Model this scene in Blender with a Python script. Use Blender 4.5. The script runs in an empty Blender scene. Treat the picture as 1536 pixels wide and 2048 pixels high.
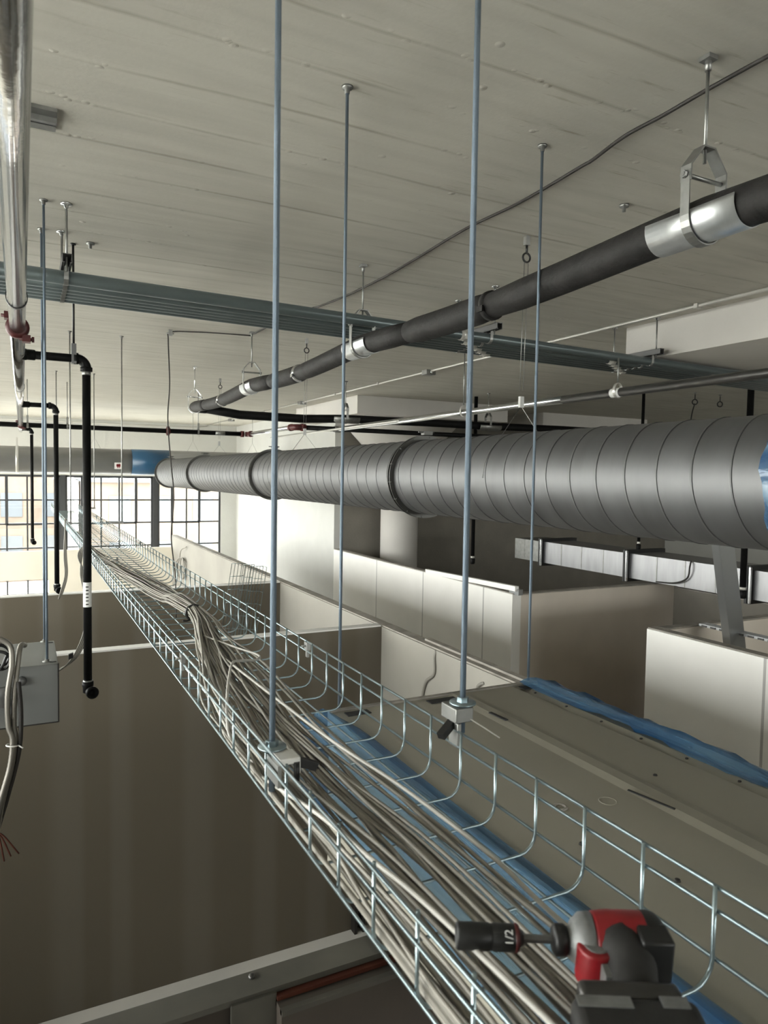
import bpy, bmesh, math, random
from mathutils import Vector, Matrix
random.seed(7)
SC = bpy.context.scene
COL = SC.collection
ZC = 3.9            # camera height above the floor; every z below is measured from the camera's height
PI = math.pi

# ------------------------------------------------------------------ camera
cam_data = bpy.data.cameras.new('camera')
cam = bpy.data.objects.new('camera', cam_data); COL.objects.link(cam)
cam_data.sensor_fit = 'VERTICAL'; cam_data.sensor_height = 36.0; cam_data.sensor_width = 27.0
cam_data.lens = 1420.0 / 2048.0 * 36.0
cam_data.clip_start = 0.02; cam_data.clip_end = 500
R_ = Vector((0.89105227, -0.45361191, 0.01618911))
U_ = Vector((0.00832982, 0.05200247, 0.99861222))
B_ = Vector((-0.45382427, -0.88968083, 0.05011542))
cam.matrix_world = Matrix(((R_.x, U_.x, B_.x, 0), (R_.y, U_.y, B_.y, 0), (R_.z, U_.z, B_.z, ZC), (0, 0, 0, 1)))
cam_data.dof.use_dof = True
cam_data.dof.focus_distance = 3.0
cam_data.dof.aperture_fstop = 9.0
SC.camera = cam

# ------------------------------------------------------------------ world, daylight, exposure
world = bpy.data.worlds.new('world'); SC.world = world
world.use_nodes = True
wn = world.node_tree; wn.nodes.clear()
w_out = wn.nodes.new('ShaderNodeOutputWorld'); w_bg = wn.nodes.new('ShaderNodeBackground')
w_tc = wn.nodes.new('ShaderNodeTexCoord'); w_sep = wn.nodes.new('ShaderNodeSeparateXYZ'); w_ramp = wn.nodes.new('ShaderNodeValToRGB')
wn.links.new(w_tc.outputs['Generated'], w_sep.inputs[0]); wn.links.new(w_sep.outputs['Z'], w_ramp.inputs[0])
w_ramp.color_ramp.elements[0].position = 0.0; w_ramp.color_ramp.elements[0].color = (1.0, 0.975, 0.92, 1)
w_ramp.color_ramp.elements[1].position = 0.6; w_ramp.color_ramp.elements[1].color = (0.97, 0.97, 0.96, 1)
wn.links.new(w_ramp.outputs[0], w_bg.inputs['Color']); w_bg.inputs['Strength'].default_value = 17.0
wn.links.new(w_bg.outputs[0], w_out.inputs['Surface'])
SC.view_settings.view_transform = 'Standard'; SC.view_settings.look = 'None'
SC.view_settings.gamma = 1.0; SC.view_settings.use_curve_mapping = False
SC.view_settings.exposure = 0.08
cy = SC.cycles
cy.max_bounces = 9; cy.diffuse_bounces = 6; cy.glossy_bounces = 4; cy.transparent_max_bounces = 12
cy.sample_clamp_indirect = 6.0; cy.use_denoising = True; cy.blur_glossy = 0.5
cy.caustics_reflective = False; cy.caustics_refractive = False

def portal(name, loc, sx, sy, rot):
    l = bpy.data.lights.new(name, 'AREA'); l.shape = 'RECTANGLE'; l.size = sx; l.size_y = sy
    l.cycles.is_portal = True
    o = bpy.data.objects.new(name, l); COL.objects.link(o)
    o.location = (loc[0], loc[1], loc[2] + ZC); o.rotation_euler = rot
# daylight openings: the far window wall, the tall window band of the wall on the left, the added, unseen high band behind
portal('daylight_far', (.08, 18.05, -1.55), 8.8, 2.9, (-PI/2, 0, 0))
portal('daylight_side', (-4.95, 8.4, -.55), 3.4, 18.0, (0, -PI/2, 0))
portal('added_rear_daylight', (6.5, -8.4, .2), 10.2, 1.6, (PI/2, 0, 0))

# ------------------------------------------------------------------ materials
M = {}
def mat(name, col, rough=0.6, metal=0.0, noise=None, bump=None, spec=0.5, var=0.0, vscale=6.0, coat=0.0):
    """Principled material with optional colour variation (var) and noise bump (strength, scale)."""
    m = bpy.data.materials.new(name); m.use_nodes = True
    nt = m.node_tree; b = nt.nodes['Principled BSDF']
    b.inputs['Base Color'].default_value = (*col, 1); b.inputs['Roughness'].default_value = rough
    b.inputs['Metallic'].default_value = metal; b.inputs['Specular IOR Level'].default_value = spec
    if coat: b.inputs['Coat Weight'].default_value = coat
    tc = nt.nodes.new('ShaderNodeTexCoord')
    if var:
        n = nt.nodes.new('ShaderNodeTexNoise'); n.inputs['Scale'].default_value = vscale; n.inputs['Detail'].default_value = 5
        r = nt.nodes.new('ShaderNodeValToRGB')
        lo = tuple(max(0, c * (1 - var)) for c in col); hi = tuple(min(1, c * (1 + var)) for c in col)
        r.color_ramp.elements[0].position = 0.3; r.color_ramp.elements[0].color = (*lo, 1)
        r.color_ramp.elements[1].position = 0.7; r.color_ramp.elements[1].color = (*hi, 1)
        nt.links.new(tc.outputs['Object'], n.inputs['Vector']); nt.links.new(n.outputs['Fac'], r.inputs[0])
        nt.links.new(r.outputs[0], b.inputs['Base Color'])
    if bump:
        n2 = nt.nodes.new('ShaderNodeTexNoise'); n2.inputs['Scale'].default_value = bump[1]; n2.inputs['Detail'].default_value = 4
        bp = nt.nodes.new('ShaderNodeBump'); bp.inputs['Strength'].default_value = bump[0]; bp.inputs['Distance'].default_value = 0.01
        nt.links.new(tc.outputs['Object'], n2.inputs['Vector']); nt.links.new(n2.outputs['Fac'], bp.inputs['Height'])
        nt.links.new(bp.outputs[0], b.inputs['Normal'])
    M[name] = m
    return m

def N(nt, t, **kw):
    n = nt.nodes.new(t)
    for k, v in kw.items(): setattr(n, k, v)
    return n
def math_node(nt, op, a, b=None, c=None):
    n = nt.nodes.new('ShaderNodeMath'); n.operation = op
    for i, v in enumerate((a, b, c)):
        if v is None: continue
        if isinstance(v, (int, float)): n.inputs[i].default_value = v
        else: nt.links.new(v, n.inputs[i])
    return n.outputs[0]

def ceiling_material():
    m = bpy.data.materials.new('board_marked_concrete'); m.use_nodes = True; nt = m.node_tree
    b = nt.nodes['Principled BSDF']; b.inputs['Roughness'].default_value = 0.85; b.inputs['Specular IOR Level'].default_value = 0.25
    tc = N(nt, 'ShaderNodeTexCoord'); sep = N(nt, 'ShaderNodeSeparateXYZ'); nt.links.new(tc.outputs['Object'], sep.inputs[0])
    # slow wander of the board joints
    mp = N(nt, 'ShaderNodeMapping'); mp.inputs['Scale'].default_value = (0.35, 1.2, 1); nt.links.new(tc.outputs['Object'], mp.inputs[0])
    nz = N(nt, 'ShaderNodeTexNoise'); nz.inputs['Scale'].default_value = 1.0; nz.inputs['Detail'].default_value = 2; nt.links.new(mp.outputs[0], nz.inputs['Vector'])
    y1 = math_node(nt, 'MULTIPLY_ADD', nz.outputs['Fac'], 0.16, sep.outputs['Y'])
    fr = math_node(nt, 'FRACT', math_node(nt, 'DIVIDE', y1, 0.27))
    d = math_node(nt, 'ABSOLUTE', math_node(nt, 'SUBTRACT', fr, 0.5))
    line = N(nt, 'ShaderNodeMapRange'); nt.links.new(d, line.inputs[0]); line.inputs[1].default_value = 0.0; line.inputs[2].default_value = 0.05; line.inputs[3].default_value = 1; line.inputs[4].default_value = 0
    # each joint is stronger in some stretches than in others
    mp2 = N(nt, 'ShaderNodeMapping'); mp2.inputs['Scale'].default_value = (0.8, 2.3, 1); nt.links.new(tc.outputs['Object'], mp2.inputs[0])
    n2 = N(nt, 'ShaderNodeTexNoise'); n2.inputs['Scale'].default_value = 1.3; n2.inputs['Detail'].default_value = 3; nt.links.new(mp2.outputs[0], n2.inputs['Vector'])
    k = N(nt, 'ShaderNodeMapRange'); nt.links.new(n2.outputs['Fac'], k.inputs[0]); k.inputs[1].default_value = 0.42; k.inputs[2].default_value = 0.62
    ln = math_node(nt, 'MULTIPLY', line.outputs[0], k.outputs[0])
    # streaky grain along the boards
    mp3 = N(nt, 'ShaderNodeMapping'); mp3.inputs['Scale'].default_value = (0.9, 7, 1); nt.links.new(tc.outputs['Object'], mp3.inputs[0])
    n3 = N(nt, 'ShaderNodeTexNoise'); n3.inputs['Scale'].default_value = 1.6; n3.inputs['Detail'].default_value = 6; nt.links.new(mp3.outputs[0], n3.inputs['Vector'])
    n4 = N(nt, 'ShaderNodeTexNoise'); n4.inputs['Scale'].default_value = 0.9; n4.inputs['Detail'].default_value = 4; nt.links.new(tc.outputs['Object'], n4.inputs['Vector'])
    gr = N(nt, 'ShaderNodeValToRGB'); gr.color_ramp.elements[0].position = 0.3; gr.color_ramp.elements[0].color = (0.41, 0.393, 0.348, 1)
    gr.color_ramp.elements[1].position = 0.62; gr.color_ramp.elements[1].color = (0.52, 0.503, 0.448, 1)
    mix = math_node(nt, 'MULTIPLY_ADD', n3.outputs['Fac'], 0.55, math_node(nt, 'MULTIPLY', n4.outputs['Fac'], 0.45))
    nt.links.new(mix, gr.inputs[0])
    dk = N(nt, 'ShaderNodeMixRGB'); dk.blend_type = 'MULTIPLY'; dk.inputs[2].default_value = (0.50, 0.46, 0.40, 1)
    nt.links.new(math_node(nt, 'MULTIPLY', ln, 0.7), dk.inputs[0]); nt.links.new(gr.outputs[0], dk.inputs[1])
    mp7 = N(nt, 'ShaderNodeMapping'); mp7.inputs['Scale'].default_value = (2.6, 26, 1); nt.links.new(tc.outputs['Object'], mp7.inputs[0])
    n7 = N(nt, 'ShaderNodeTexNoise'); n7.inputs['Scale'].default_value = 1.0; n7.inputs['Detail'].default_value = 5; n7.inputs['Roughness'].default_value = 0.65; nt.links.new(mp7.outputs[0], n7.inputs['Vector'])
    k7 = N(nt, 'ShaderNodeMapRange'); nt.links.new(n7.outputs['Fac'], k7.inputs[0]); k7.inputs[1].default_value = 0.60; k7.inputs[2].default_value = 0.72
    n8 = N(nt, 'ShaderNodeTexNoise'); n8.inputs['Scale'].default_value = 0.28; n8.inputs['Detail'].default_value = 2; nt.links.new(tc.outputs['Object'], n8.inputs['Vector'])
    k8 = N(nt, 'ShaderNodeMapRange'); nt.links.new(n8.outputs['Fac'], k8.inputs[0]); k8.inputs[1].default_value = 0.42; k8.inputs[2].default_value = 0.56; k8.inputs[3].default_value = 0.15; k8.inputs[4].default_value = 0.75
    dk2 = N(nt, 'ShaderNodeMixRGB'); dk2.blend_type = 'MULTIPLY'; dk2.inputs[2].default_value = (0.60, 0.55, 0.47, 1)
    nt.links.new(math_node(nt, 'MULTIPLY', k7.outputs[0], k8.outputs[0]), dk2.inputs[0]); nt.links.new(dk.outputs[0], dk2.inputs[1])
    nt.links.new(dk2.outputs[0], b.inputs['Base Color'])
    # bumps: joints, grain and scattered concrete drips
    vo = N(nt, 'ShaderNodeTexVoronoi'); vo.inputs['Scale'].default_value = 3.2; nt.links.new(tc.outputs['Object'], vo.inputs['Vector'])
    blob = N(nt, 'ShaderNodeMapRange'); nt.links.new(vo.outputs['Distance'], blob.inputs[0]); blob.inputs[1].default_value = 0.0; blob.inputs[2].default_value = 0.055; blob.inputs[3].default_value = 1; blob.inputs[4].default_value = 0
    n5 = N(nt, 'ShaderNodeTexNoise'); n5.inputs['Scale'].default_value = 60; n5.inputs['Detail'].default_value = 3; nt.links.new(tc.outputs['Object'], n5.inputs['Vector'])
    h = math_node(nt, 'MULTIPLY_ADD', n3.outputs['Fac'], 0.14, math_node(nt, 'MULTIPLY', ln, 0.5))
    vo2 = N(nt, 'ShaderNodeTexVoronoi'); vo2.inputs['Scale'].default_value = 22; nt.links.new(tc.outputs['Object'], vo2.inputs['Vector'])
    drip = N(nt, 'ShaderNodeMapRange'); nt.links.new(vo2.outputs['Distance'], drip.inputs[0]); drip.inputs[1].default_value = 0.12; drip.inputs[2].default_value = 0.32; drip.inputs[3].default_value = 1; drip.inputs[4].default_value = 0
    nearj = N(nt, 'ShaderNodeMapRange'); nt.links.new(d, nearj.inputs[0]); nearj.inputs[1].default_value = 0.02; nearj.inputs[2].default_value = 0.09; nearj.inputs[3].default_value = 1; nearj.inputs[4].default_value = 0
    n6 = N(nt, 'ShaderNodeTexNoise'); n6.inputs['Scale'].default_value = 2.1; n6.inputs['Detail'].default_value = 3; nt.links.new(tc.outputs['Object'], n6.inputs['Vector'])
    k6 = N(nt, 'ShaderNodeMapRange'); nt.links.new(n6.outputs['Fac'], k6.inputs[0]); k6.inputs[1].default_value = 0.5; k6.inputs[2].default_value = 0.62
    dr = math_node(nt, 'MULTIPLY', math_node(nt, 'MULTIPLY', drip.outputs[0], nearj.outputs[0]), k6.outputs[0])
    h = math_node(nt, 'ADD', h, math_node(nt, 'MULTIPLY', dr, 1.1))
    h = math_node(nt, 'ADD', h, math_node(nt, 'MULTIPLY', blob.outputs[0], 1.2))
    h = math_node(nt, 'MULTIPLY_ADD', n5.outputs['Fac'], 0.12, h)
    bp = N(nt, 'ShaderNodeBump'); bp.inputs['Strength'].default_value = 0.45; bp.inputs['Distance'].default_value = 0.012
    nt.links.new(h, bp.inputs['Height']); nt.links.new(bp.outputs[0], b.inputs['Normal'])
    M['ceiling'] = m
ceiling_material()

def stud_board_material():
    """Unpainted wall lining whose joints and stud lines show as soft vertical bands of another grey-brown."""
    m = bpy.data.materials.new('banded_wall_lining'); m.use_nodes = True; nt = m.node_tree
    b = nt.nodes['Principled BSDF']; b.inputs['Roughness'].default_value = 0.8; b.inputs['Specular IOR Level'].default_value = 0.25
    tc = N(nt, 'ShaderNodeTexCoord'); sep = N(nt, 'ShaderNodeSeparateXYZ'); nt.links.new(tc.outputs['Object'], sep.inputs[0])
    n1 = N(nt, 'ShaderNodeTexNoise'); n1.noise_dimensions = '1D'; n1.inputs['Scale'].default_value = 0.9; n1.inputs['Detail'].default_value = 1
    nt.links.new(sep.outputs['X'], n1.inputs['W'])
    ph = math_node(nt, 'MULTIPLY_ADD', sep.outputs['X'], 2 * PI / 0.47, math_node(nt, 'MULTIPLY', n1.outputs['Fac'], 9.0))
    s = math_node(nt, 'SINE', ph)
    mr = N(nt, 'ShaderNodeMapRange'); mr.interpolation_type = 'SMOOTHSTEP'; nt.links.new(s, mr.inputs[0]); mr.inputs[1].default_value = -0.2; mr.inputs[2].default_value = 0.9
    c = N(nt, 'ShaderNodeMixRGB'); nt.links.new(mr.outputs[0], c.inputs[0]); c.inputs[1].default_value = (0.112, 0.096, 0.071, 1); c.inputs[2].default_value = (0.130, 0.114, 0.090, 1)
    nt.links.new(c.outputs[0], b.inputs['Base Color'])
    M['lining'] = m
stud_board_material()

def drywall_material():
    m = bpy.data.materials.new('bare_plasterboard'); m.use_nodes = True; nt = m.node_tree
    b = nt.nodes['Principled BSDF']; b.inputs['Roughness'].default_value = 0.75; b.inputs['Specular IOR Level'].default_value = 0.3
    tc = N(nt, 'ShaderNodeTexCoord'); sep = N(nt, 'ShaderNodeSeparateXYZ'); nt.links.new(tc.outputs['Object'], sep.inputs[0])
    fr = math_node(nt, 'FRACT', math_node(nt, 'DIVIDE', math_node(nt, 'ADD', sep.outputs['Y'], 100.0 - 0.02), 1.42))
    seam = math_node(nt, 'LESS_THAN', fr, 0.016)
    soft = N(nt, 'ShaderNodeMapRange'); nt.links.new(fr, soft.inputs[0]); soft.inputs[1].default_value = 0.016; soft.inputs[2].default_value = 0.09; soft.inputs[3].default_value = 1; soft.inputs[4].default_value = 0
    n = N(nt, 'ShaderNodeTexNoise'); n.inputs['Scale'].default_value = 2.2; n.inputs['Detail'].default_value = 4; nt.links.new(tc.outputs['Object'], n.inputs['Vector'])
    r = N(nt, 'ShaderNodeValToRGB'); r.color_ramp.elements[0].position = 0.3; r.color_ramp.elements[0].color = (0.82, 0.805, 0.77, 1)
    r.color_ramp.elements[1].position = 0.7; r.color_ramp.elements[1].color = (0.87, 0.855, 0.82, 1); nt.links.new(n.outputs['Fac'], r.inputs[0])
    c1 = N(nt, 'ShaderNodeMixRGB'); c1.inputs[2].default_value = (0.90, 0.89, 0.86, 1); nt.links.new(math_node(nt, 'MULTIPLY', soft.outputs[0], 0.5), c1.inputs[0]); nt.links.new(r.outputs[0], c1.inputs[1])
    c2 = N(nt, 'ShaderNodeMixRGB'); c2.inputs[2].default_value = (0.36, 0.35, 0.34, 1); nt.links.new(math_node(nt, 'MULTIPLY', seam, 0.8), c2.inputs[0]); nt.links.new(c1.outputs[0], c2.inputs[1])
    nt.links.new(c2.outputs[0], b.inputs['Base Color'])
    M['drywall'] = m
drywall_material()

def brushed_duct_material(name, col, rough):
    m = bpy.data.materials.new(name); m.use_nodes = True; nt = m.node_tree
    b = nt.nodes['Principled BSDF']; b.inputs['Metallic'].default_value = 0.92
    tc = N(nt, 'ShaderNodeTexCoord')
    mp = N(nt, 'ShaderNodeMapping'); mp.inputs['Scale'].default_value = (1.5, 9, 1.5); nt.links.new(tc.outputs['Object'], mp.inputs[0])
    n = N(nt, 'ShaderNodeTexNoise'); n.inputs['Scale'].default_value = 1.5; n.inputs['Detail'].default_value = 6; nt.links.new(mp.outputs[0], n.inputs['Vector'])
    r = N(nt, 'ShaderNodeValToRGB'); r.color_ramp.elements[0].position = 0.3; r.color_ramp.elements[0].color = (*[c * .82 for c in col], 1)
    r.color_ramp.elements[1].position = 0.7; r.color_ramp.elements[1].color = (*col, 1); nt.links.new(n.outputs['Fac'], r.inputs[0]); nt.links.new(r.outputs[0], b.inputs['Base Color'])
    rr = N(nt, 'ShaderNodeMapRange'); nt.links.new(n.outputs['Fac'], rr.inputs[0]); rr.inputs[3].default_value = rough - .06; rr.inputs[4].default_value = rough + .08
    nt.links.new(rr.outputs[0], b.inputs['Roughness'])
    M[name] = m
brushed_duct_material('duct', (0.165, 0.166, 0.168), 0.55)
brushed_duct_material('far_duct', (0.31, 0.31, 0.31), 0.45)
brushed_duct_material('sheet', (0.36, 0.36, 0.37), 0.40)

mat('seam', (0.16, 0.16, 0.16), 0.5, 0.8)
mat('flange', (0.10, 0.10, 0.095), 0.5, 0.7)
mat('zinc', (0.29, 0.36, 0.385), 0.28, 0.9, var=0.12, vscale=30)
mat('zinc_rod', (0.20, 0.25, 0.31), 0.34, 0.85, bump=(0.5, 900))
mat('zinc_dull', (0.26, 0.26, 0.25), 0.42, 0.85, var=0.15, vscale=25)
mat('galv', (0.74, 0.75, 0.76), 0.22, 1.0, var=0.10, vscale=12)
mat('saddle', (0.72, 0.74, 0.75), 0.38, 0.9, var=0.10, vscale=18)
mat('chrome_pipe', (0.5, 0.5, 0.505), 0.14, 1.0, bump=(0.15, 14))
mat('conduit', (0.085, 0.104, 0.106), 0.32, 0.5, var=0.08, vscale=5)
mat('conduit_light', (0.50, 0.49, 0.455), 0.35, 0.5)
mat('dark_steel', (0.07, 0.068, 0.065), 0.35, 0.7)
mat('black_pipe', (0.004, 0.004, 0.004), 0.55, 0.0, var=0.3, vscale=9, spec=0.15)
mat('foam', (0.014, 0.013, 0.0125), 0.65, 0.0, spec=0.25, var=0.35, vscale=14, bump=(0.35, 40))
mat('black_plastic', (0.006, 0.006, 0.006), 0.45)
mat('rubber', (0.016, 0.0155, 0.015), 0.7, var=0.25, vscale=60)
mat('red_paint', (0.055, 0.003, 0.003), 0.5, 0.0, var=0.2, vscale=20)
mat('tool_red', (0.22, 0.008, 0.012), 0.38, var=0.12, vscale=40)
mat('tool_silver', (0.20, 0.205, 0.205), 0.5, 0.4, var=0.2, vscale=60)
mat('cable', (0.25, 0.234, 0.203), 0.5, var=0.08, vscale=9)
mat('cable_white', (0.46, 0.445, 0.41), 0.45)
mat('cable_dark', (0.018, 0.015, 0.013), 0.65)
mat('cable_grey', (0.19, 0.178, 0.155), 0.55)
mat('flex', (0.22, 0.205, 0.18), 0.45, 0.6)
mat('copper', (0.10, 0.032, 0.02), 0.45, 0.5)
mat('box_metal', (0.17, 0.175, 0.17), 0.5, 0.2, var=0.08, vscale=4)
mat('flat_duct', (0.285, 0.268, 0.222), 0.5, 0.15, var=0.06, vscale=2.2)
mat('window_frame', (0.035, 0.037, 0.04), 0.5, 0.2)
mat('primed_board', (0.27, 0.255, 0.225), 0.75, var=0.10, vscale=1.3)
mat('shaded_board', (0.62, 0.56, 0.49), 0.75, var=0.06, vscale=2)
mat('bright_track', (0.74, 0.73, 0.70), 0.4, 0.3)
mat('white_paint', (0.52, 0.52, 0.495), 0.7, bump=(0.25, 25), var=0.03, vscale=3)
mat('cream', (0.72, 0.67, 0.57), 0.7, var=0.05, vscale=1.5)
mat('ledge', (0.27, 0.25, 0.22), 0.75, 0.1, var=0.3, vscale=7, bump=(0.4, 30))
mat('track', (0.07, 0.066, 0.055), 0.6, 0.2, var=0.15, vscale=9)
mat('dark_board', (0.055, 0.044, 0.035), 0.8, var=0.12, vscale=4)
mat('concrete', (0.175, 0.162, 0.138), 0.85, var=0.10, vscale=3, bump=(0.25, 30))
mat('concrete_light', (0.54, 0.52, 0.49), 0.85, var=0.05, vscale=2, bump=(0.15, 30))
mat('floor', (0.60, 0.575, 0.53), 0.7, var=0.12, vscale=1.0)
mat('board_white', (0.82, 0.81, 0.78), 0.55)
mat('stud_steel', (0.40, 0.41, 0.415), 0.32, 0.97)
mat('label_white', (0.75, 0.75, 0.73), 0.5)
mat('mark_white', (0.85, 0.85, 0.85), 0.6)
mat('tape_black', (0.01, 0.01, 0.01), 0.7)
mat('brick_tan', (0.125, 0.098, 0.076), 0.9, var=0.2, vscale=1)
mat('render_pale', (0.11, 0.12, 0.13), 0.9, var=0.1, vscale=0.5)
mat('roof_grey', (0.08, 0.09, 0.10), 0.9)
mat('ground', (0.78, 0.76, 0.71), 0.95, var=0.2, vscale=0.3)

def film_material():
    m = bpy.data.materials.new('blue_plastic_film'); m.use_nodes = True; nt = m.node_tree
    b = nt.nodes['Principled BSDF']; out = nt.nodes['Material Output']
    tc = N(nt, 'ShaderNodeTexCoord'); mp = N(nt, 'ShaderNodeMapping'); mp.inputs['Scale'].default_value = (38, 1.6, 20); nt.links.new(tc.outputs['Object'], mp.inputs[0])
    n = N(nt, 'ShaderNodeTexNoise'); n.inputs['Scale'].default_value = 1.0; n.inputs['Detail'].default_value = 3; nt.links.new(mp.outputs[0], n.inputs['Vector'])
    r = N(nt, 'ShaderNodeValToRGB'); r.color_ramp.elements[0].position = 0.35; r.color_ramp.elements[0].color = (0.006, 0.055, 0.16, 1)
    r.color_ramp.elements[1].position = 0.65; r.color_ramp.elements[1].color = (0.10, 0.19, 0.28, 1); nt.links.new(n.outputs['Fac'], r.inputs[0])
    nt.links.new(r.outputs[0], b.inputs['Base Color']); b.inputs['Roughness'].default_value = 0.16; b.inputs['Specular IOR Level'].default_value = 0.8
    bp = N(nt, 'ShaderNodeBump'); bp.inputs['Strength'].default_value = 0.5; bp.inputs['Distance'].default_value = 0.01; nt.links.new(n.outputs['Fac'], bp.inputs['Height']); nt.links.new(bp.outputs[0], b.inputs['Normal'])
    tr = N(nt, 'ShaderNodeBsdfTransparent'); tr.inputs[0].default_value = (0.45, 0.68, 0.9, 1)
    mx = N(nt, 'ShaderNodeMixShader'); mx.inputs[0].default_value = 0.66
    nt.links.new(tr.outputs[0], mx.inputs[1]); nt.links.new(b.outputs[0], mx.inputs[2]); nt.links.new(mx.outputs[0], out.inputs['Surface'])
    M['film'] = m; mat('film_far', (0.010, 0.060, 0.125), 0.35, var=0.15, vscale=2)
film_material()
def glass_material():
    m = bpy.data.materials.new('window_glass'); m.use_nodes = True; nt = m.node_tree; nt.nodes.clear()
    out = N(nt, 'ShaderNodeOutputMaterial'); tr = N(nt, 'ShaderNodeBsdfTransparent'); gl = N(nt, 'ShaderNodeBsdfGlossy'); gl.inputs['Roughness'].default_value = 0.02
    tr.inputs[0].default_value = (0.96, 0.98, 0.98, 1)
    mx = N(nt, 'ShaderNodeMixShader'); mx.inputs[0].default_value = 0.06
    nt.links.new(tr.outputs[0], mx.inputs[1]); nt.links.new(gl.outputs[0], mx.inputs[2]); nt.links.new(mx.outputs[0], out.inputs['Surface'])
    M['glass'] = m
glass_material()

# ------------------------------------------------------------------ builders
ORG = {}
class MB:
    def __init__(s): s.v = []; s.f = []; s.m = []; s.sm = []; s.cur = 0
    def add(s, vs, fs, smooth=False):
        o = len(s.v); s.v += [tuple(v) for v in vs]
        for f in fs: s.f.append(tuple(i + o for i in f)); s.m.append(s.cur); s.sm.append(smooth)
    def box(s, x0, x1, y0, y1, z0, z1):
        s.add([(x0,y0,z0),(x1,y0,z0),(x1,y1,z0),(x0,y1,z0),(x0,y0,z1),(x1,y0,z1),(x1,y1,z1),(x0,y1,z1)],
              [(3,2,1,0),(4,5,6,7),(0,1,5,4),(1,2,6,5),(2,3,7,6),(3,0,4,7)])
    def obox(s, c, ax, ay, az):
        """box centred at c with half-axis vectors ax, ay, az"""
        c, ax, ay, az = map(Vector, (c, ax, ay, az))
        p = [c+sx*ax+sy*ay+sz*az for sz in (-1,1) for sx,sy in ((-1,-1),(1,-1),(1,1),(-1,1))]
        s.add(p, [(3,2,1,0),(4,5,6,7),(0,1,5,4),(1,2,6,5),(2,3,7,6),(3,0,4,7)])
    def tube(s, pts, r, n=8, closed=False, caps=True):
        pts = [Vector(p) for p in pts]; L = len(pts)
        rs = r if isinstance(r, (list, tuple)) else [r] * L
        T = []
        for i in range(L):
            a = pts[i-1] if (i or closed) else pts[i]; b = pts[(i+1) % L] if (i < L-1 or closed) else pts[i]
            T.append((b - a).normalized())
        ref = Vector((0,0,1)) if abs(T[0].z) < .9 else Vector((0,1,0))
        u = T[0].cross(ref).normalized(); vs = []
        for i in range(L):
            u = (u - T[i] * u.dot(T[i]))
            u = u.normalized() if u.length > 1e-8 else T[i].orthogonal().normalized()
            w = T[i].cross(u)
            for k in range(n):
                a = 2*PI*k/n; vs.append(pts[i] + (u*math.cos(a) + w*math.sin(a)) * rs[i])
        fs = []
        for i in range(L if closed else L-1):
            j = (i+1) % L
            for k in range(n): fs.append((i*n+k, i*n+(k+1) % n, j*n+(k+1) % n, j*n+k))
        s.add(vs, fs, True)
        if caps and not closed:
            o = len(s.v) - L*n
            s.f.append(tuple(o+k for k in range(n))[::-1]); s.m.append(s.cur); s.sm.append(False)
            s.f.append(tuple(o+(L-1)*n+k for k in range(n))); s.m.append(s.cur); s.sm.append(False)
    def cyl(s, p0, p1, r, n=16): s.tube([p0, p1], r, n)
    def ring(s, c, axis, R, r, n=28, m=8):
        c = Vector(c); a = Vector(axis).normalized(); u = a.orthogonal().normalized(); w = a.cross(u)
        s.tube([c + (u*math.cos(2*PI*i/n) + w*math.sin(2*PI*i/n))*R for i in range(n)], r, m, closed=True)
    def lathe(s, p0, d, prof, n=24, smooth=True):
        """prof: (distance along d, radius)"""
        p0 = Vector(p0); d = Vector(d).normalized(); u = d.orthogonal().normalized(); w = d.cross(u); vs = []; fs = []
        for t, r in prof:
            for k in range(n):
                a = 2*PI*k/n; vs.append(p0 + d*t + (u*math.cos(a)+w*math.sin(a))*r)
        for i in range(len(prof)-1):
            for k in range(n): fs.append((i*n+k, i*n+(k+1)%n, (i+1)*n+(k+1)%n, (i+1)*n+k))
        fs.append(tuple(range(n))[::-1]); fs.append(tuple((len(prof)-1)*n+k for k in range(n)))
        s.add(vs, fs, smooth)
    def prism(s, poly, o, ux, uy, h):
        """poly in (ux, uy) from o, extruded by vector h"""
        o, ux, uy, h = map(Vector, (o, ux, uy, h)); n = len(poly)
        a = [o + ux*p[0] + uy*p[1] for p in poly]
        s.add(a + [p + h for p in a], [tuple(range(n))[::-1], tuple(range(n, 2*n))] + [(i, (i+1)%n, n+(i+1)%n, n+i) for i in range(n)])
    def build(s, name, mats, parent=None, loc=None):
        if not isinstance(mats, (list, tuple)): mats = [mats]
        me = bpy.data.meshes.new(name)
        if parent is not None: org = ORG[parent.name]
        else:
            if loc is None:
                xs = [v[0] for v in s.v]; ys = [v[1] for v in s.v]; zs = [v[2] for v in s.v]
                loc = ((min(xs)+max(xs))/2, (min(ys)+max(ys))/2, min(zs))
            org = Vector(loc)
        me.from_pydata([(v[0]-org[0], v[1]-org[1], v[2]-org[2]) for v in s.v], [], s.f)
        for m in mats: me.materials.append(M[m])
        me.polygons.foreach_set('material_index', s.m); me.polygons.foreach_set('use_smooth', s.sm)
        bm = bmesh.new(); bm.from_mesh(me); bmesh.ops.recalc_face_normals(bm, faces=bm.faces); bm.to_mesh(me); bm.free()
        o = bpy.data.objects.new(name, me); COL.objects.link(o)
        if parent is not None: o.parent = parent
        else: o.location = (org[0], org[1], org[2] + ZC)
        ORG[o.name] = Vector(org)
        return o
def tag(o, label, cat, group=None, kind=None):
    o['label'] = label; o['category'] = cat
    if group: o['group'] = group
    if kind: o['kind'] = kind
    return o
def thing(name, label, cat, loc, group=None):
    o = bpy.data.objects.new(name, None); COL.objects.link(o); o.empty_display_size = .05
    o.location = (loc[0], loc[1], loc[2] + ZC); ORG[o.name] = Vector(loc)
    return tag(o, label, cat, group)
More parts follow.
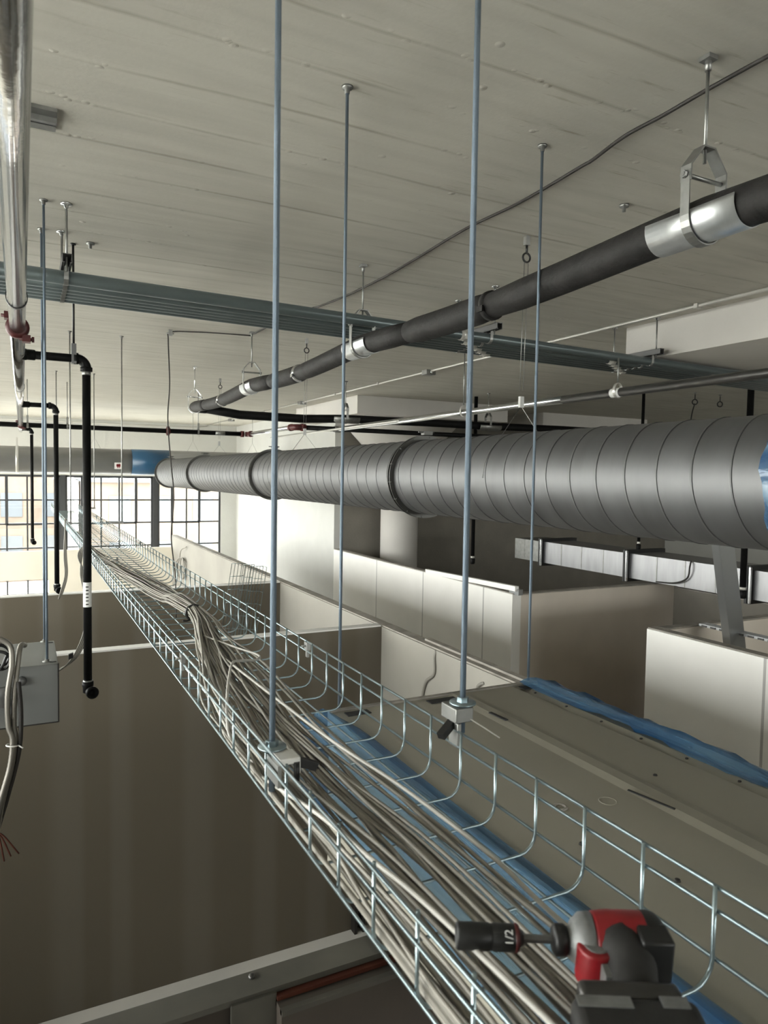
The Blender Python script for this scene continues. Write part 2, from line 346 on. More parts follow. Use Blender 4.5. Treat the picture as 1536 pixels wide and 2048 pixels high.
def struct(name, mb, m, parent=None):
    o = mb.build(name, m, parent)
    if parent is None: o['kind'] = 'structure'
    return o
def bevel(o, w, seg=2):
    b = o.modifiers.new('soft_edges', 'BEVEL'); b.width = w; b.segments = seg; b.limit_method = 'ANGLE'; b.angle_limit = math.radians(35)
    for p in o.data.polygons: p.use_smooth = True
    o.data.set_sharp_from_angle(angle=math.radians(50)) if hasattr(o.data, 'set_sharp_from_angle') else None
    return o
def smooth_path(pts, k=6):
    """Catmull-Rom through the points"""
    P = [Vector(p) for p in pts]; P = [P[0]*2-P[1]] + P + [P[-1]*2-P[-2]]; out = []
    for i in range(1, len(P)-2):
        for j in range(k):
            t = j/k; a, b, c, d = P[i-1], P[i], P[i+1], P[i+2]
            out.append(0.5*((2*b) + (c-a)*t + (2*a-5*b+4*c-d)*t*t + (-a+3*b-3*c+d)*t**3))
    out.append(P[-2]); return out
def arc(c, R, a0, a1, ux, uy, n=8):
    c, ux, uy = Vector(c), Vector(ux), Vector(uy)
    return [c + (ux*math.cos(a0+(a1-a0)*i/n) + uy*math.sin(a0+(a1-a0)*i/n))*R for i in range(n+1)]
H = 1.2   # underside of the slab

# ------------------------------------------------------------------ setting
b = MB(); b.box(-4.95, 13.3, -8.3, 18.2, -4.15, -3.9); struct('floor', b, 'floor')
b = MB(); b.box(-4.95, 13.3, -8.3, 18.2, H, H+.3); struct('ceiling', b, 'ceiling')
def wall_with_band(name, m, axis, pos, t, a0, a1, openings):
    """wall across [a0,a1] along the other horizontal axis with openings (u0,u1,z0,z1) side by side"""
    b = MB()
    def bx(u0, u1, z0, z1):
        if u1 - u0 < 1e-4 or z1 - z0 < 1e-4: return
        if axis == 'y': b.box(u0, u1, pos, pos+t, z0, z1)
        else: b.box(pos, pos+t, u0, u1, z0, z1)
    u = a0
    for (u0, u1, z0, z1) in openings:
        bx(u, u0, -3.9, H); bx(u0, u1, -3.9, z0); bx(u0, u1, z1, H); u = u1
    bx(u, a1, -3.9, H)
    return struct(name, b, m)
wall_with_band('wall_far', 'white_paint', 'y', 17.8, .3, -4.6, 13, [(-4.4, 4.46, -3.0, -.09)])
wall_with_band('wall_left', 'white_paint', 'x', -4.9, .3, -8.3, 18.1, [(-.5, 17.3, -2.2, 1.08)])
wall_with_band('wall_back', 'white_paint', 'y', -8.3, .3, -4.6, 13, [(1.5, 11.5, -.5, .95)])  # opening added for the rear fill light
b = MB(); b.box(13, 13.3, -8.3, 18.1, -3.9, H); struct('wall_right', b, 'white_paint')

def window_wall(idx, x0, x1, cols, vent, y=17.88):
    """one steel window bay of the far wall between two posts"""
    zt, zb = -.09, -3.0; rows = [-.66, -1.2, -1.75, -2.3, -2.8]
    b = MB()
    b.box(x0, x0+.05, y-.05, y+.05, zb, zt); b.box(x1-.05, x1, y-.05, y+.05, zb, zt)
    b.box(x0, x1, y-.05, y+.05, zt-.05, zt); b.box(x0, x1, y-.05, y+.05, zb, zb+.05)
    w = struct(f'window_{idx}', b, 'window_frame')
    m = MB()
    for x in cols: m.box(x-.017, x+.017, y-.02, y+.02, zb, zt)
    for z in rows: m.box(x0, x1, y-.018, y+.018, z-.017, z+.017)
    m.build('glazing_bars', 'window_frame', w)
    v = MB(); v0, v1 = vent
    v.box(v0-.03, v0+.03, y-.04, y+.03, -1.22, zt); v.box(v1-.03, v1+.03, y-.04, y+.03, -1.22, zt); v.box(v0, v1, y-.04, y+.03, -1.23, -1.18)
    v.build('vent_frame', 'window_frame', w)
    g = MB(); g.box(x0, x1, y-.003, y+.003, zb, zt); g.build('pane', 'glass', w)
window_wall(1, 2.92, 4.46, (3.27, 3.62, 3.93), (3.27, 3.93))
window_wall(2, .88, 2.82, (1.24, 1.65, 2.05, 2.43), (1.24, 2.43))
window_wall(3, -1.15, .78, (-.71, -.31, .10, .46), (-.31, .46))
window_wall(4, -3.2, -1.25, (-2.8, -2.4, -2.0, -1.6), (-2.8, -1.6))
window_wall(5, -4.4, -3.3, (-4.05, -3.65), (-4.05, -3.65))
b = MB()
for x in (-3.25, -1.2, .83, 2.87): b.box(x-.055, x+.055, 17.78, 17.96, -3.0, -.09)
struct('trim_1', b, 'window_frame')
# window band of the left wall (outside the frame, lights the room)
b = MB(); g = MB()
for k in range(11):
    y = -.5 + k*17.8/10; b.box(-4.8, -4.68, y-.05, y+.05, -2.2, 1.08)
for z in (-2.2, -1.4, -.6, .2, 1.03): b.box(-4.78, -4.72, -.5, 17.3, z, z+.05)
w7 = struct('window_7', b, 'window_frame'); g.box(-4.753, -4.747, -.5, 17.3, -2.2, 1.08); g.build('pane', 'glass', w7)

b = MB(); g = MB()  # unseen rear window band, added to brighten the ceiling and right side
for k in range(8): b.box(1.5+k*10/7-.04, 1.5+k*10/7+.04, -8.2, -8.1, -.5, .95)
for z in (-.5, .2, .9): b.box(1.5, 11.5, -8.2, -8.1, z, z+.05)
w8 = struct('window_8', b, 'window_frame'); g.box(1.5, 11.5, -8.153, -8.147, -.5, .95); g.build('pane', 'glass', w8)

# partitions: lining boards with an open steel track on top
def partition(name, m, x0, x1, y0, y1, zt=-1.29, ledge=True, zb=-3.9):
    b = MB(); b.box(x0, x1, y0, y1, zb, zt); o = struct(name, b, m)
    if ledge:
        t = MB(); e = .004
        if (x1-x0) > (y1-y0): t.box(x0, x1, y0+.012, y1-.012, zt, zt+.012)
        else: t.box(x0+.012, x1-.012, y0, y1, zt, zt+.012)
        t.build('top_track', 'bright_track' if m == 'lining' else 'ledge', o)
    return o
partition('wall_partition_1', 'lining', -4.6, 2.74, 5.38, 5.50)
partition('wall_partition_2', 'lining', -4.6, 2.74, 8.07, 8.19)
# farthest partition, with an opening through which the lower panes show
b = MB(); b.box(-4.6, -1.2, 14.9, 15.02, -3.9, -1.52); b.box(-1.2, .44, 14.9, 15.02, -2.06+0, -1.52); b.box(.44, 2.74, 14.9, 15.02, -3.9, -1.52)
struct('wall_partition_3', b, 'cream')
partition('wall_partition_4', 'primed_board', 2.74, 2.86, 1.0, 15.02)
partition('wall_partition_5', 'drywall', 4.85, 4.97, 6.33, 11.42)
b = MB(); b.box(4.85, 4.97, 11.42, 17.8, -3.9, H); struct('wall_partition_6', b, 'white_paint')
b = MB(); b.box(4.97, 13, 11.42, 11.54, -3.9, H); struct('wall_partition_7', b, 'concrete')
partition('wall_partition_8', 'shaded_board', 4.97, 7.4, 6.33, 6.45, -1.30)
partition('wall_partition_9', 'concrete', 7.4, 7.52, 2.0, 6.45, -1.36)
partition('wall_partition_10', 'drywall', 4.85, 4.97, .5, 4.42)
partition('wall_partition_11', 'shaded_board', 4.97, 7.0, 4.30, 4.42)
partition('wall_light_block', 'lining', -3.3, -3.18, 1.6, 5.38)  # unseen partition, added to keep left window light off the banded wall
# nearest partition: top track, dark board below it with a gap between, gusset
b = MB(); b.box(-1.2, 2.74, 1.675, 1.735, -3.9, -1.31); np_ = struct('wall_partition_12', b, 'dark_board')
t = MB(); t.box(-1.2, 2.74, 1.655, 1.737, -1.305, -1.29); t.build('top_track', 'track', np_)
t = MB(); t.box(.56, 2.74, 1.64, 1.662, -1.318, -1.308); t.build('lath_edge', 'copper', np_)
t = MB(); t.box(.56, 2.74, 1.61, 1.65, -3.9, -1.324); t.build('board', 'dark_board', np_)
t = MB(); t.box(.56, 2.74, 1.606, 1.622, -1.336, -1.323); t.build('board_lip', 'track', np_)
t = MB(); t.prism([(0,0),(.115,0),(.112,-.03),(.12,-.08),(.15,-.25),(0,-.25)], (.445, 1.660, -1.300), (1,0,0), (0,0,1), (0,-.012,0)); t.build('gusset_plate', 'track', np_)
t = MB(); t.lathe((.515, 1.715, -1.292), (0,-.2,1), [(0,.009),(.006,.009),(.009,.005)], 12); t.build('screw', 'dark_steel', np_)
t = MB(); t.prism([(0,0),(.125,0),(.115,-.5),(0,-.5)], (.315, 1.64, -1.36), (1,0,0), (0,0,1), (0,-.012,0)); t.build('board_edge', 'cream', np_)

# mushroom-slab drop panels, round column with flared head
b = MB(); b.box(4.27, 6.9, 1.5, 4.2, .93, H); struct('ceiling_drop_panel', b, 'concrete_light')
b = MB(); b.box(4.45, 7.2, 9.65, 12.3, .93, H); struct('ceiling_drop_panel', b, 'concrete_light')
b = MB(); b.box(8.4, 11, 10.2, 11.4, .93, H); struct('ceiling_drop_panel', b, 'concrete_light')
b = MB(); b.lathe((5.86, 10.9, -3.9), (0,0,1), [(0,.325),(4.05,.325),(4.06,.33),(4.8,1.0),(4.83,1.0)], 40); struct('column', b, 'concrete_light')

# ------------------------------------------------------------------ outside
b = MB(); b.box(-120, 120, 18.6, 160, -7.2, -7.0); b.box(-120, -5.4, -60, 18.6, -7.2, -7.0); struct('ground', b, 'ground')
def building(label, x0, x1, y0, y1, zt, m):
    t = thing('building', label, 'building', ((x0+x1)/2, y0, -7))
    w = MB(); w.box(x0, x1, y0, y1, -7, zt); w.build('wall', m, t)
    r = MB(); r.box(x0-.3, x1+.3, y0-.3, y1+.3, zt, zt+.35); r.build('roof', 'roof_grey', t)
    x = x0 + 1.0
    while x + 1.3 < x1:
        for z in (-5.6, -2.9):
            if z + 1.5 < zt - .3:
                f = MB(); f.box(x, x+1.2, y0-.06, y0-.005, z, z+1.5); f.build('window', 'roof_grey', t)
        x += 2.4
building('tan brick building outside the window bay nearest the white pier', 3.5, 11.5, 44, 54, -.6, 'brick_tan')
building('tan brick building seen outside through the middle window bay', -2.2, 2.6, 50, 60, .2, 'brick_tan')
building('pale low building outside beyond the leftmost far window', -14, -3.6, 46, 58, -1.6, 'render_pale')

# ------------------------------------------------------------------ wire cable tray
TX0, TX1, TZ, TT = .352, .665, -.545, -.440
tray = thing('cable_tray', 'long zinc wire mesh cable tray carrying the grey cables across the room', 'cable tray', ((TX0+TX1)/2, 5, TZ))
def tray_section(y0, y1):
    b = MB(); r = .0024
    n = int(round((y1-y0)/.1)); rb = .028
    for i in range(n):
        y = y0 + .05 + i*.1
        path = [(TX0, y, TT+.004)] + [tuple(p) for p in arc((TX0+rb, y, TZ+rb), rb, PI, 1.5*PI, (1,0,0), (0,0,1), 4)] + \
               [tuple(p) for p in arc((TX1-rb, y, TZ+rb), rb, 1.5*PI, 2*PI, (1,0,0), (0,0,1), 4)] + [(TX1, y, TT+.004)]
        b.tube(path, r, 6)
    lw = [(TX0-.0048, TT), (TX0-.0048, TT-.026), (TX0-.0048, TT-.080), (TX1+.0048, TT), (TX1+.0048, TT-.026), (TX1+.0048, TT-.080)]
    for k in range(5): lw.append((TX0 + .055 + k*(TX1-TX0-.11)/4, TZ-.0048))
    for x, z in lw: b.tube([(x, y0+.004, z), (x, y1-.004, z)], r, 6)
    b.build('tray_section', 'zinc', tray)
for a, c in ((-1.25, 1.75), (1.75, 4.75), (4.75, 7.75), (7.75, 10.75)): tray_section(a, c)
def splice_clip(x, y, z, side):
    b = MB(); b.box(x-.005, x+.005, y-.011, y+.011, z-.010, z+.010); b.tube([(x-.016*side, y, z), (x+.016*side, y, z)], .003, 6)
    b.box(x-.003, x+.003, y-.006, y+.006, z-.03, z-.005)
    b.build('splice_clip', 'zinc_dull', tray)
for y in (1.75, 4.75, 7.75):
    splice_clip(TX0-.006, y, TT-.012, 1); splice_clip(TX1+.006, y, TT-.012, -1)
for y in (1.72, 4.72): splice_clip((TX0+TX1)/2+.02, y, TZ-.004, 1)

# tray hanger rods
def rod(name, x, y, z0, z1, r, m, label, group=None, n=10, anchor=True, cat='threaded rod'):
    t = thing(name, label, cat, (x, y, z0), group)
    b = MB(); b.cyl((x, y, z0), (x, y, z1), r, n); b.build('rod', m, t)
    if anchor:
        a = MB(); a.lathe((x, y, z1-.022), (0,0,1), [(0,r*1.5),(.014,r*1.6),(.015,.016),(.022,.018)], 12); a.build('ceiling_anchor', 'zinc_dull', t)
    return t
def washer_nut(t, x, y, z, part='nut'):
    b = MB(); b.lathe((x, y, z), (0,0,1), [(0,.0235),(.003,.0235)], 24); b.build('washer', 'zinc', t)
    b = MB(); b.lathe((x, y, z+.003), (0,0,1), [(0,.0105),(.009,.0105)], 6, smooth=False); b.build(part, 'zinc', t)
t = rod('threaded_rod', .362, 1.10, -.52, H, .0052, 'zinc_rod', 'blue-grey threaded rod holding the near left side rail of the wire tray', 'tray hanger rods near the camera')
washer_nut(t, .362, 1.10, -.447)
b = MB(); b.box(.356, .392, 1.045, 1.085, -.458, -.448); b.box(.388, .392, 1.045, 1.085, -.475, -.448); bevel(b.build('clamp_plate', 'label_white', t), .002)
b = MB(); b.box(.352, .358, 1.04, 1.10, -.49, -.455); b.build('clamp_bracket', 'zinc_dull', t)
b = MB(); b.obox((.402, 1.05, -.462), (.017,-.004,-.006), (.001,.006,0), (.003,0,.006)); b.cyl((.385, 1.045, -.485), (.385, 1.045, -.455), .005, 8); b.build('clamp_lever', 'black_plastic', t)
t = rod('threaded_rod', .690, 1.035, -.45, H, .0052, 'zinc_rod', 'blue-grey threaded rod holding the near right side rail of the wire tray', 'tray hanger rods near the camera')
washer_nut(t, .690, 1.035, -.398)
b = MB(); b.box(.664, .700, 1.015, 1.065, -.426, -.400); b.box(.668, .676, 1.015, 1.045, -.47, -.426); bevel(b.build('clamp_bracket', 'zinc_dull', t), .002)
b = MB(); b.obox((.655, 1.03, -.437), (.016,.006,.009), (-.003,.006,0), (-.002,0,.005)); b.build('clamp_lever', 'black_plastic', t)
b = MB(); b.tube(smooth_path([(.69, 1.02, -.418), (.71, 1.0, -.432), (.735, .985, -.45)]), .0012, 5); b.build('wire_tail', 'cable_white', t)
FT = 'thin threaded rod far along the room holding the wire tray, beyond the near black drop pipe'
for y in (6.72, 9.45):
    for x in (.374, .795):
        z = -.46
        t = rod('threaded_rod', x, y, z, H, .0055, 'zinc_dull', 'thin grey threaded rod holding up the distant half of the wire tray', 'tray hanger rods at the far end', 8)
        b = MB(); xr = TX0 if x < .5 else TX1
        b.box(min(x, xr)-.01, max(x, xr)+.01, y-.02, y+.02, z, z+.02); b.build('clamp_bracket', 'zinc_dull', t)

# ------------------------------------------------------------------ network cables in the tray
CX = [(-.3,.44),(.2,.44),(.42,.444),(.63,.446),(.85,.451),(1.1,.448),(1.39,.452),(1.7,.474),(2.1,.508),(2.42,.548),(2.64,.564),(2.9,.556),(3.1,.536),(3.5,.505),(3.8,.478),(4.3,.425),(4.8,.395),(5.6,.385),(7,.38),(8.6,.376)]
HW = [(-.3,.098),(.42,.098),(1.1,.092),(1.7,.078),(2.1,.05),(2.5,.025),(2.64,.019),(2.8,.026),(3.2,.042),(3.8,.040),(4.6,.03),(8.6,.02)]
def lerp(tab, y):
    for (a, va), (c, vc) in zip(tab, tab[1:]):
        if y <= c: return va + (vc-va)*max(0, (y-a)/(c-a))
    return tab[-1][1]
rc = random.Random(3)
NCAB = 46
for i in range(NCAB):
    a = -1 + 2*(i+.5)/NCAB*1.0; a += rc.uniform(-.12, .12)
    lvl = rc.random(); ph = [rc.uniform(0, 6.28) for _ in range(4)]; amp = rc.uniform(.006, .016)
    far = rc.choice((3.9, 4.4, 5.0, 6.5, 8.4)); near = -.3
    pts = []; y = near
    while y < far:
        hw = lerp(HW, y); sw = min(1, hw/.06)
        swap = math.sin(y*.9 + ph[3])*.35
        x = lerp(CX, y) + hw*max(-1.05, min(1.05, a + swap*sw)) + amp*sw*math.sin(3.1*y+ph[0]) + .4*amp*sw*math.sin(9*y+ph[1])
        x = max(TX0+.012, x)
        flat = 1 - .55*min(1, hw/.085)
        z = TZ + .006 + (lvl*.045)*flat + .010*sw*abs(math.sin(2.3*y+ph[2]))
        if y > 2.3 and y < 3.0: z += .008
        pts.append((x, y, z)); y += .055 if y < 3 else .12
    b = MB(); b.tube(pts, .0031, 6)
    tag(b.build('network_cable', 'cable'), 'grey-white network cable in the bundle lying in the wire tray', 'cable', 'network cables bundled in the tray')
# cables with a course of their own
def own_cable(name, pts, r, m, label, k=8, n=8, group=None):
    b = MB(); b.tube(smooth_path(pts, k), r, n)
    return tag(b.build(name, m), label, 'cable', group)
own_cable('network_cable', [(.50,2.2,-.505),(.545,2.0,-.50),(.569,1.86,-.492),(.535,1.76,-.478),(.47,1.67,-.452),(.43,1.60,-.436),(.395,1.50,-.440),(.368,1.41,-.452),(.362,1.39,-.48),(.362,1.36,-.52),(.372,1.28,-.532),(.40,1.2,-.53)], .003, 'cable_white', 'pale cable looping out of the bundle and down over the tray side rail')
own_cable('network_cable', [(.49,1.9,-.505),(.50,1.55,-.50),(.515,1.2,-.497),(.54,.98,-.498),(.572,.78,-.520),(.575,.66,-.532),(.57,.4,-.535),(.56,.1,-.535)], .0032, 'cable_white', 'single pale cable straying right of the bundle over the blue film')
own_cable('network_cable', [(.372,1.55,-.50),(.368,1.40,-.52),(.366,1.28,-.525),(.366,1.19,-.527),(.37,1.05,-.505),(.375,.92,-.485),(.385,.78,-.478),(.40,.62,-.475),(.42,.2,-.475)], .0032, 'cable_white', 'white cable snaking along the inside of the left tray side')
# black wrap round the bundle
b = MB()
ring_pts = arc((.564, 2.64, -.515), .029, 0, 2*PI*23/24, (1,0,0), (0,0,.9), 23)
b.tube(ring_pts, .006, 6, closed=True); b.tube(smooth_path([(.545,2.62,-.535),(.53,2.6,-.536),(.515,2.60,-.535)]), .004, 6)
tag(b.build('cable_tie', 'black_plastic'), 'black hook-and-loop wrap pinching the grey cable bundle in the tray', 'cable tie')
# bunches hanging out of the tray's left side
for i in range(4):
    o = .008*i
    own_cable('hanging_cable', [(.40,4.9,-.535),(.365,4.6,-.47),(.335,4.5+o,-.43),(.312-o,4.5,-.49),(.300+o,4.48,-.60),(.322+o,4.46,-.74),(.316+o,4.40,-.90),(.25+o,4.28,-1.03),(.175,4.15+o,-1.07),(.10,4.02+o*.5,-1.05)], .0042, 'cable_grey', 'grey cable sagging from the tray towards the metal box at the left', group='cables sagging to the metal box')
for i in range(3):
    o = .009*i
    own_cable('hanging_cable', [(.40,7.2,-.535),(.36,7.0,-.46),(.34,6.9+o,-.43),(.337,6.9,-.52),(.327+o,6.9,-.746),(.334+o,6.9,-.925),(.301+o,6.95,-1.08),(.29,7.1,-1.17)], .006, 'cable_grey', 'grey cable drooping from the far tray beside the second black drop pipe', group='cables drooping by the second drop pipe')
b = MB(); b.obox((.232, 4.24, -1.02), (.012,0,.004), (0,.01,0), (0,0,.014)); tag(b.build('cable_clip', 'black_plastic'), 'small black clip on the cables sagging beside the metal box', 'clip')

# ------------------------------------------------------------------ spiral duct
DX, DR = 2.24, .228
duct = thing('spiral_duct', 'large grey round spiral duct with dark flanges running down the room', 'duct', (DX, 5, -DR))
def duct_section(y0, y1):
    b = MB(); n = 64; L = 2
    vs = [(DX + DR*math.cos(2*PI*k/n), y, DR*math.sin(2*PI*k/n)) for y in (y0, y1) for k in range(n)]
    b.add(vs, [(k, (k+1)%n, n+(k+1)%n, n+k) for k in range(n)], True)
    # helical lock seam: raised ridge with a dark crease beside it
    pitch = .15; ang0 = 0.0
    steps = int((y1-y0)/pitch*40)
    for off, rr, mi in ((0, .0032, 0), (.0042, .0022, 1)):
        b.cur = mi; pts = []
        for i in range(steps+1):
            y = y0 + (y1-y0)*i/steps; a = -2*PI*(y-y0)/pitch
            pts.append((DX + (DR+.0005)*math.cos(a), min(y1, y+off), (DR+.0005)*math.sin(a)))
        b.tube(pts, rr, 5)
    b.cur = 0
    b.build('duct_section', ['duct', 'seam'], duct)
def duct_flange(y):
    b = MB(); n = 56
    for r0, r1, ya, yb in ((DR-.002, DR+.028, y-.016, y-.010), (DR-.002, DR+.028, y+.010, y+.016), (DR-.002, DR+.010, y-.012, y+.012)):
        vs = []; 
        for yy in (ya, yb):
            for r in (r0, r1): vs += [(DX+r*math.cos(2*PI*k/n), yy, r*math.sin(2*PI*k/n)) for k in range(n)]
        fs = []
        for k in range(n):
            j = (k+1) % n
            fs += [(k, j, n+j, n+k), (2*n+k, 3*n+k, 3*n+j, 2*n+j), (n+k, n+j, 3*n+j, 3*n+k), (k, 2*n+k, 2*n+j, j)]
        b.add(vs, fs, False)
    for k in range(14):
        a = 2*PI*(k+.3)/14; x, z = DX+(DR+.019)*math.cos(a), (DR+.019)*math.sin(a)
        b.cyl((x, y-.024, z), (x, y+.024, z), .006, 6)
    b.obox((DX+.01, y, DR+.045), (.03,0,0), (0,.02,0), (0,0,.012)); b.cyl((DX-.05, y, DR+.05), (DX+.06, y, DR+.05), .005, 6)
    b.build('flange', 'flange', duct)
for a, c in ((.84, 3.84), (3.84, 6.84), (6.84, 9.84), (9.84, 12.4), (-1.5, .84)): duct_section(a, c)
for y in (.84, 3.84, 6.84, 9.84, 12.4): duct_flange(y)
b = MB()   # blue film bunched over the near joint
n = 40; vs = []; fs = []; rf = random.Random(5)
rows = 12
for j in range(rows):
    for k in range(n):
        a = 2*PI*k/n; r = DR + .018 + (.022 if 0 < j < rows-1 else 0)*(.3+rf.random()); y = 1.402 - j*.055 + rf.uniform(-.012, .012)
        vs.append((DX+r*math.cos(a), y, r*math.sin(a)))
for j in range(rows-1):
    for k in range(n): fs.append((j*n+k, j*n+(k+1)%n, (j+1)*n+(k+1)%n, (j+1)*n+k))
b.add(vs, fs, True); o = b.build('film_wrap', 'film', duct); o['label'] = 'crumpled blue film wrap'
# its wire hangers
for i, (y, lab) in enumerate(((2.88, 'thin wire hanger with dark eyelet holding the duct nearest the camera'), (5.94, 'thin wire hanger holding the duct beside the red pipe coupling'), (9.0, 'thin wire hanger holding the far half of the spiral duct'))):
    t = thing('wire_hanger', lab, 'hanger', (DX, y, 0), 'wire hangers of the spiral duct')
    b = MB(); b.tube([(DX-.012, y, H-.13), (DX-.02, y, .44)], .0017, 5); b.tube([(DX+.012, y, H-.13), (DX, y, .44)], .0017, 5)
    b.tube([(DX-.012, y, .36)] + [tuple(p) for p in arc((DX, y, 0), DR+.005, PI*.72, PI, (1,0,0), (0,0,1), 8)], .0017, 5)
    b.tube([(DX-.008, y, .36)] + [tuple(p) for p in arc((DX, y, 0), DR+.005, PI*.28, 0, (1,0,0), (0,0,1), 8)], .0017, 5); b.build('wire', 'zinc_dull', t)
    b = MB(); b.box(DX-.022, DX+.002, y-.008, y+.008, .355, .41); b.build('cable_lock', 'zinc_dull', t)
    b = MB(); b.ring((DX, y, H-.105), (0,1,0), .022, .005, 18, 6); b.cyl((DX, y, H-.085), (DX, y, H-.04), .006, 8); b.build('eyelet', 'black_plastic', t)
    b = MB(); b.box(DX-.012, DX+.012, y-.012, y+.012, H-.045, H); b.build('ceiling_anchor', 'zinc_dull', t)

# far duct across the windows
fd = thing('spiral_duct', 'grey round duct running across above the far windows with blue wrapped end', 'duct', (0, 14.2, 0))
FZ, FR = .195, .238
b = MB(); b.lathe((-4.55, 14.2, FZ), (1,0,0), [(0,FR),(6.39,FR)], 40); b.build('duct_section', 'far_duct', fd)
b = MB(); b.lathe((1.84, 14.2, FZ), (1,0,0), [(0,FR+.004),(.35,FR+.006),(.7,FR+.004)], 40); o = b.build('film_wrap', 'film_far', fd); o['label'] = 'blue film wrapped duct end'
b = MB(); b.lathe((1.84, 14.2, FZ), (1,0,0), [(0,FR),(2.96,FR)], 40); b.build('duct_section', 'far_duct', fd)
b = MB(); b.lathe((-.10, 14.2, FZ), (1,0,0), [(0,FR+.012),(.05,FR+.012)], 40); b.box(-.09, -.06, 14.19-FR, 14.2-FR+.01, FZ, FZ+.38); b.build('hanging_strap', 'conduit_light', fd)
b = MB(); b.box(1.52, 1.66, 14.2-FR-.014, 14.2-FR-.004, FZ-.14, FZ-.02); sg = b.build('warning_label', 'label_white', fd); sg['label'] = 'white sticker with red mark'
b = MB(); b.box(1.555, 1.625, 14.2-FR-.018, 14.2-FR-.0145, FZ-.095, FZ-.05); b.box(1.57, 1.585, 14.2-FR-.018, 14.2-FR-.0145, FZ-.12, FZ-.045); b.box(1.60, 1.612, 14.2-FR-.018, 14.2-FR-.0145, FZ-.12, FZ-.04); b.build('red_mark', 'tool_red', sg)
for x in (-2.0, 1.2, 3.0, 4.2):
    b = MB(); b.tube([(x, 14.2, H), (x, 14.2, FZ+FR+.2)], .004, 5); b.tube([(x-.12, 14.2, FZ+FR-.03), (x, 14.2, FZ+FR+.2), (x+.12, 14.2, FZ+FR-.03)], .003, 5)
    tag(b.build('wire_hanger', 'zinc_dull'), 'thin wire hanger holding the duct above the far windows', 'hanger', 'wire hangers of the far duct')

# ------------------------------------------------------------------ insulated pipe
IX, IZ, IR = 1.74, .748, .060
pipe = thing('insulated_pipe', 'long black foam-insulated pipe with bright metal saddles below the ceiling', 'pipe', (IX, 4, IZ-IR))
hy = (1.437, 3.72, 5.92, 8.15)
def sag(y):
    z = IZ
    for a, c in zip((-1.0,)+hy, hy+(9,)):
        if a <= y <= c: z -= .035*math.sin(PI*(y-a)/(c-a))**1.2
    return z
joints = [-1.2, .8, 2.46, 3.15, 4.75, 5.35, 6.9, 7.6, 8.14]
for a, c in zip(joints, joints[1:]):
    b = MB(); m = 8; rr = IR + random.uniform(-.003, .003)
    pts = [(IX, a+(c-a)*i/m, sag(a+(c-a)*i/m)) for i in range(m+1)]
    b.tube(pts, [rr-.006]+[rr]*(m-1)+[rr-.006], 20); b.build('foam_sleeve', 'foam', pipe)
for y in (2.46, 4.75, 6.9):
    b = MB(); b.lathe((IX, y-.012, sag(y)), (0,1,0), [(0,IR+.001),(.024,IR+.001)], 20); b.obox((IX-.058, y, sag(y)-.02), (.004,0,0), (0,.02,0), (0,0,.012)); b.build('joint_tape', 'galv' if y != 2.46 else 'foam', pipe)
el = arc((IX+.16, 8.14, IZ), .16, PI, PI/2, (1,0,0), (0,1,0), 10)
rn = [(p.x, p.y, p.z) for p in el] + [(2.3, 8.31, .70), (3.1, 8.33, .695), (3.68, 8.34, .725), (4.8, 8.35, .735), (5.9, 8.36, .735), (7.2, 8.37, .75), (9, 8.37, .75)]
b = MB(); b.tube(rn[:11], IR-.004, 18); b.tube(rn[10:], IR-.008, 16); o = b.build('foam_sleeve', 'black_pipe', pipe); o['label'] = 'black sleeve turning across the room'
def saddle(c, ax, L, r):
    b = MB(); c = Vector(c); ax = Vector(ax).normalized(); side = ax.cross(Vector((0,0,1))).normalized(); n = 18; vs = []
    for t in (-L/2, L/2):
        for rr in (r, r+.003):
            for k in range(n+1):
                a = PI*.93 + (PI*1.14)*k/n
                vs.append(c + ax*t + (side*math.cos(a) + Vector((0,0,1))*math.sin(a))*rr)
    q = n+1; fs = []
    for k in range(n): fs += [(k, k+1, 2*q+k+1, 2*q+k), (q+k, 3*q+k, 3*q+k+1, q+k+1), (k, q+k, q+k+1, k+1), (2*q+k, 2*q+k+1, 3*q+k+1, 3*q+k)]
    fs += [(0, 2*q, 3*q, q), (n, q+n, 3*q+n, 2*q+n)]
    b.add(vs, fs, True); return b
for y in hy[:3]: saddle((IX, y, sag(y)), (0,1,0), .30, IR+.004).build('saddle', 'saddle', pipe)
for x in (3.68, 5.9): saddle((x, 8.34, .73), (1,0,0), .36, IR+.001).build('saddle', 'zinc_dull', pipe)
def strip(b, pts, w, wd, th=.004):
    """flat strap following pts; width vector w"""
    P = [Vector(p) for p in pts]; w = Vector(w).normalized()*wd/2; vs = []; L = len(P)
    for i in range(L):
        T = (P[min(L-1, i+1)] - P[max(0, i-1)]).normalized(); nn = T.cross(w).normalized()*th/2
        vs += [P[i]-w-nn, P[i]+w-nn, P[i]+w+nn, P[i]-w+nn]
    fs = [(0,1,2,3)[::-1], tuple(4*(L-1)+k for k in range(4))]
    for i in range(L-1):
        for k in range(4): fs.append((4*i+k, 4*i+(k+1)%4, 4*i+4+(k+1)%4, 4*i+4+k))
    b.add(vs, fs, False)
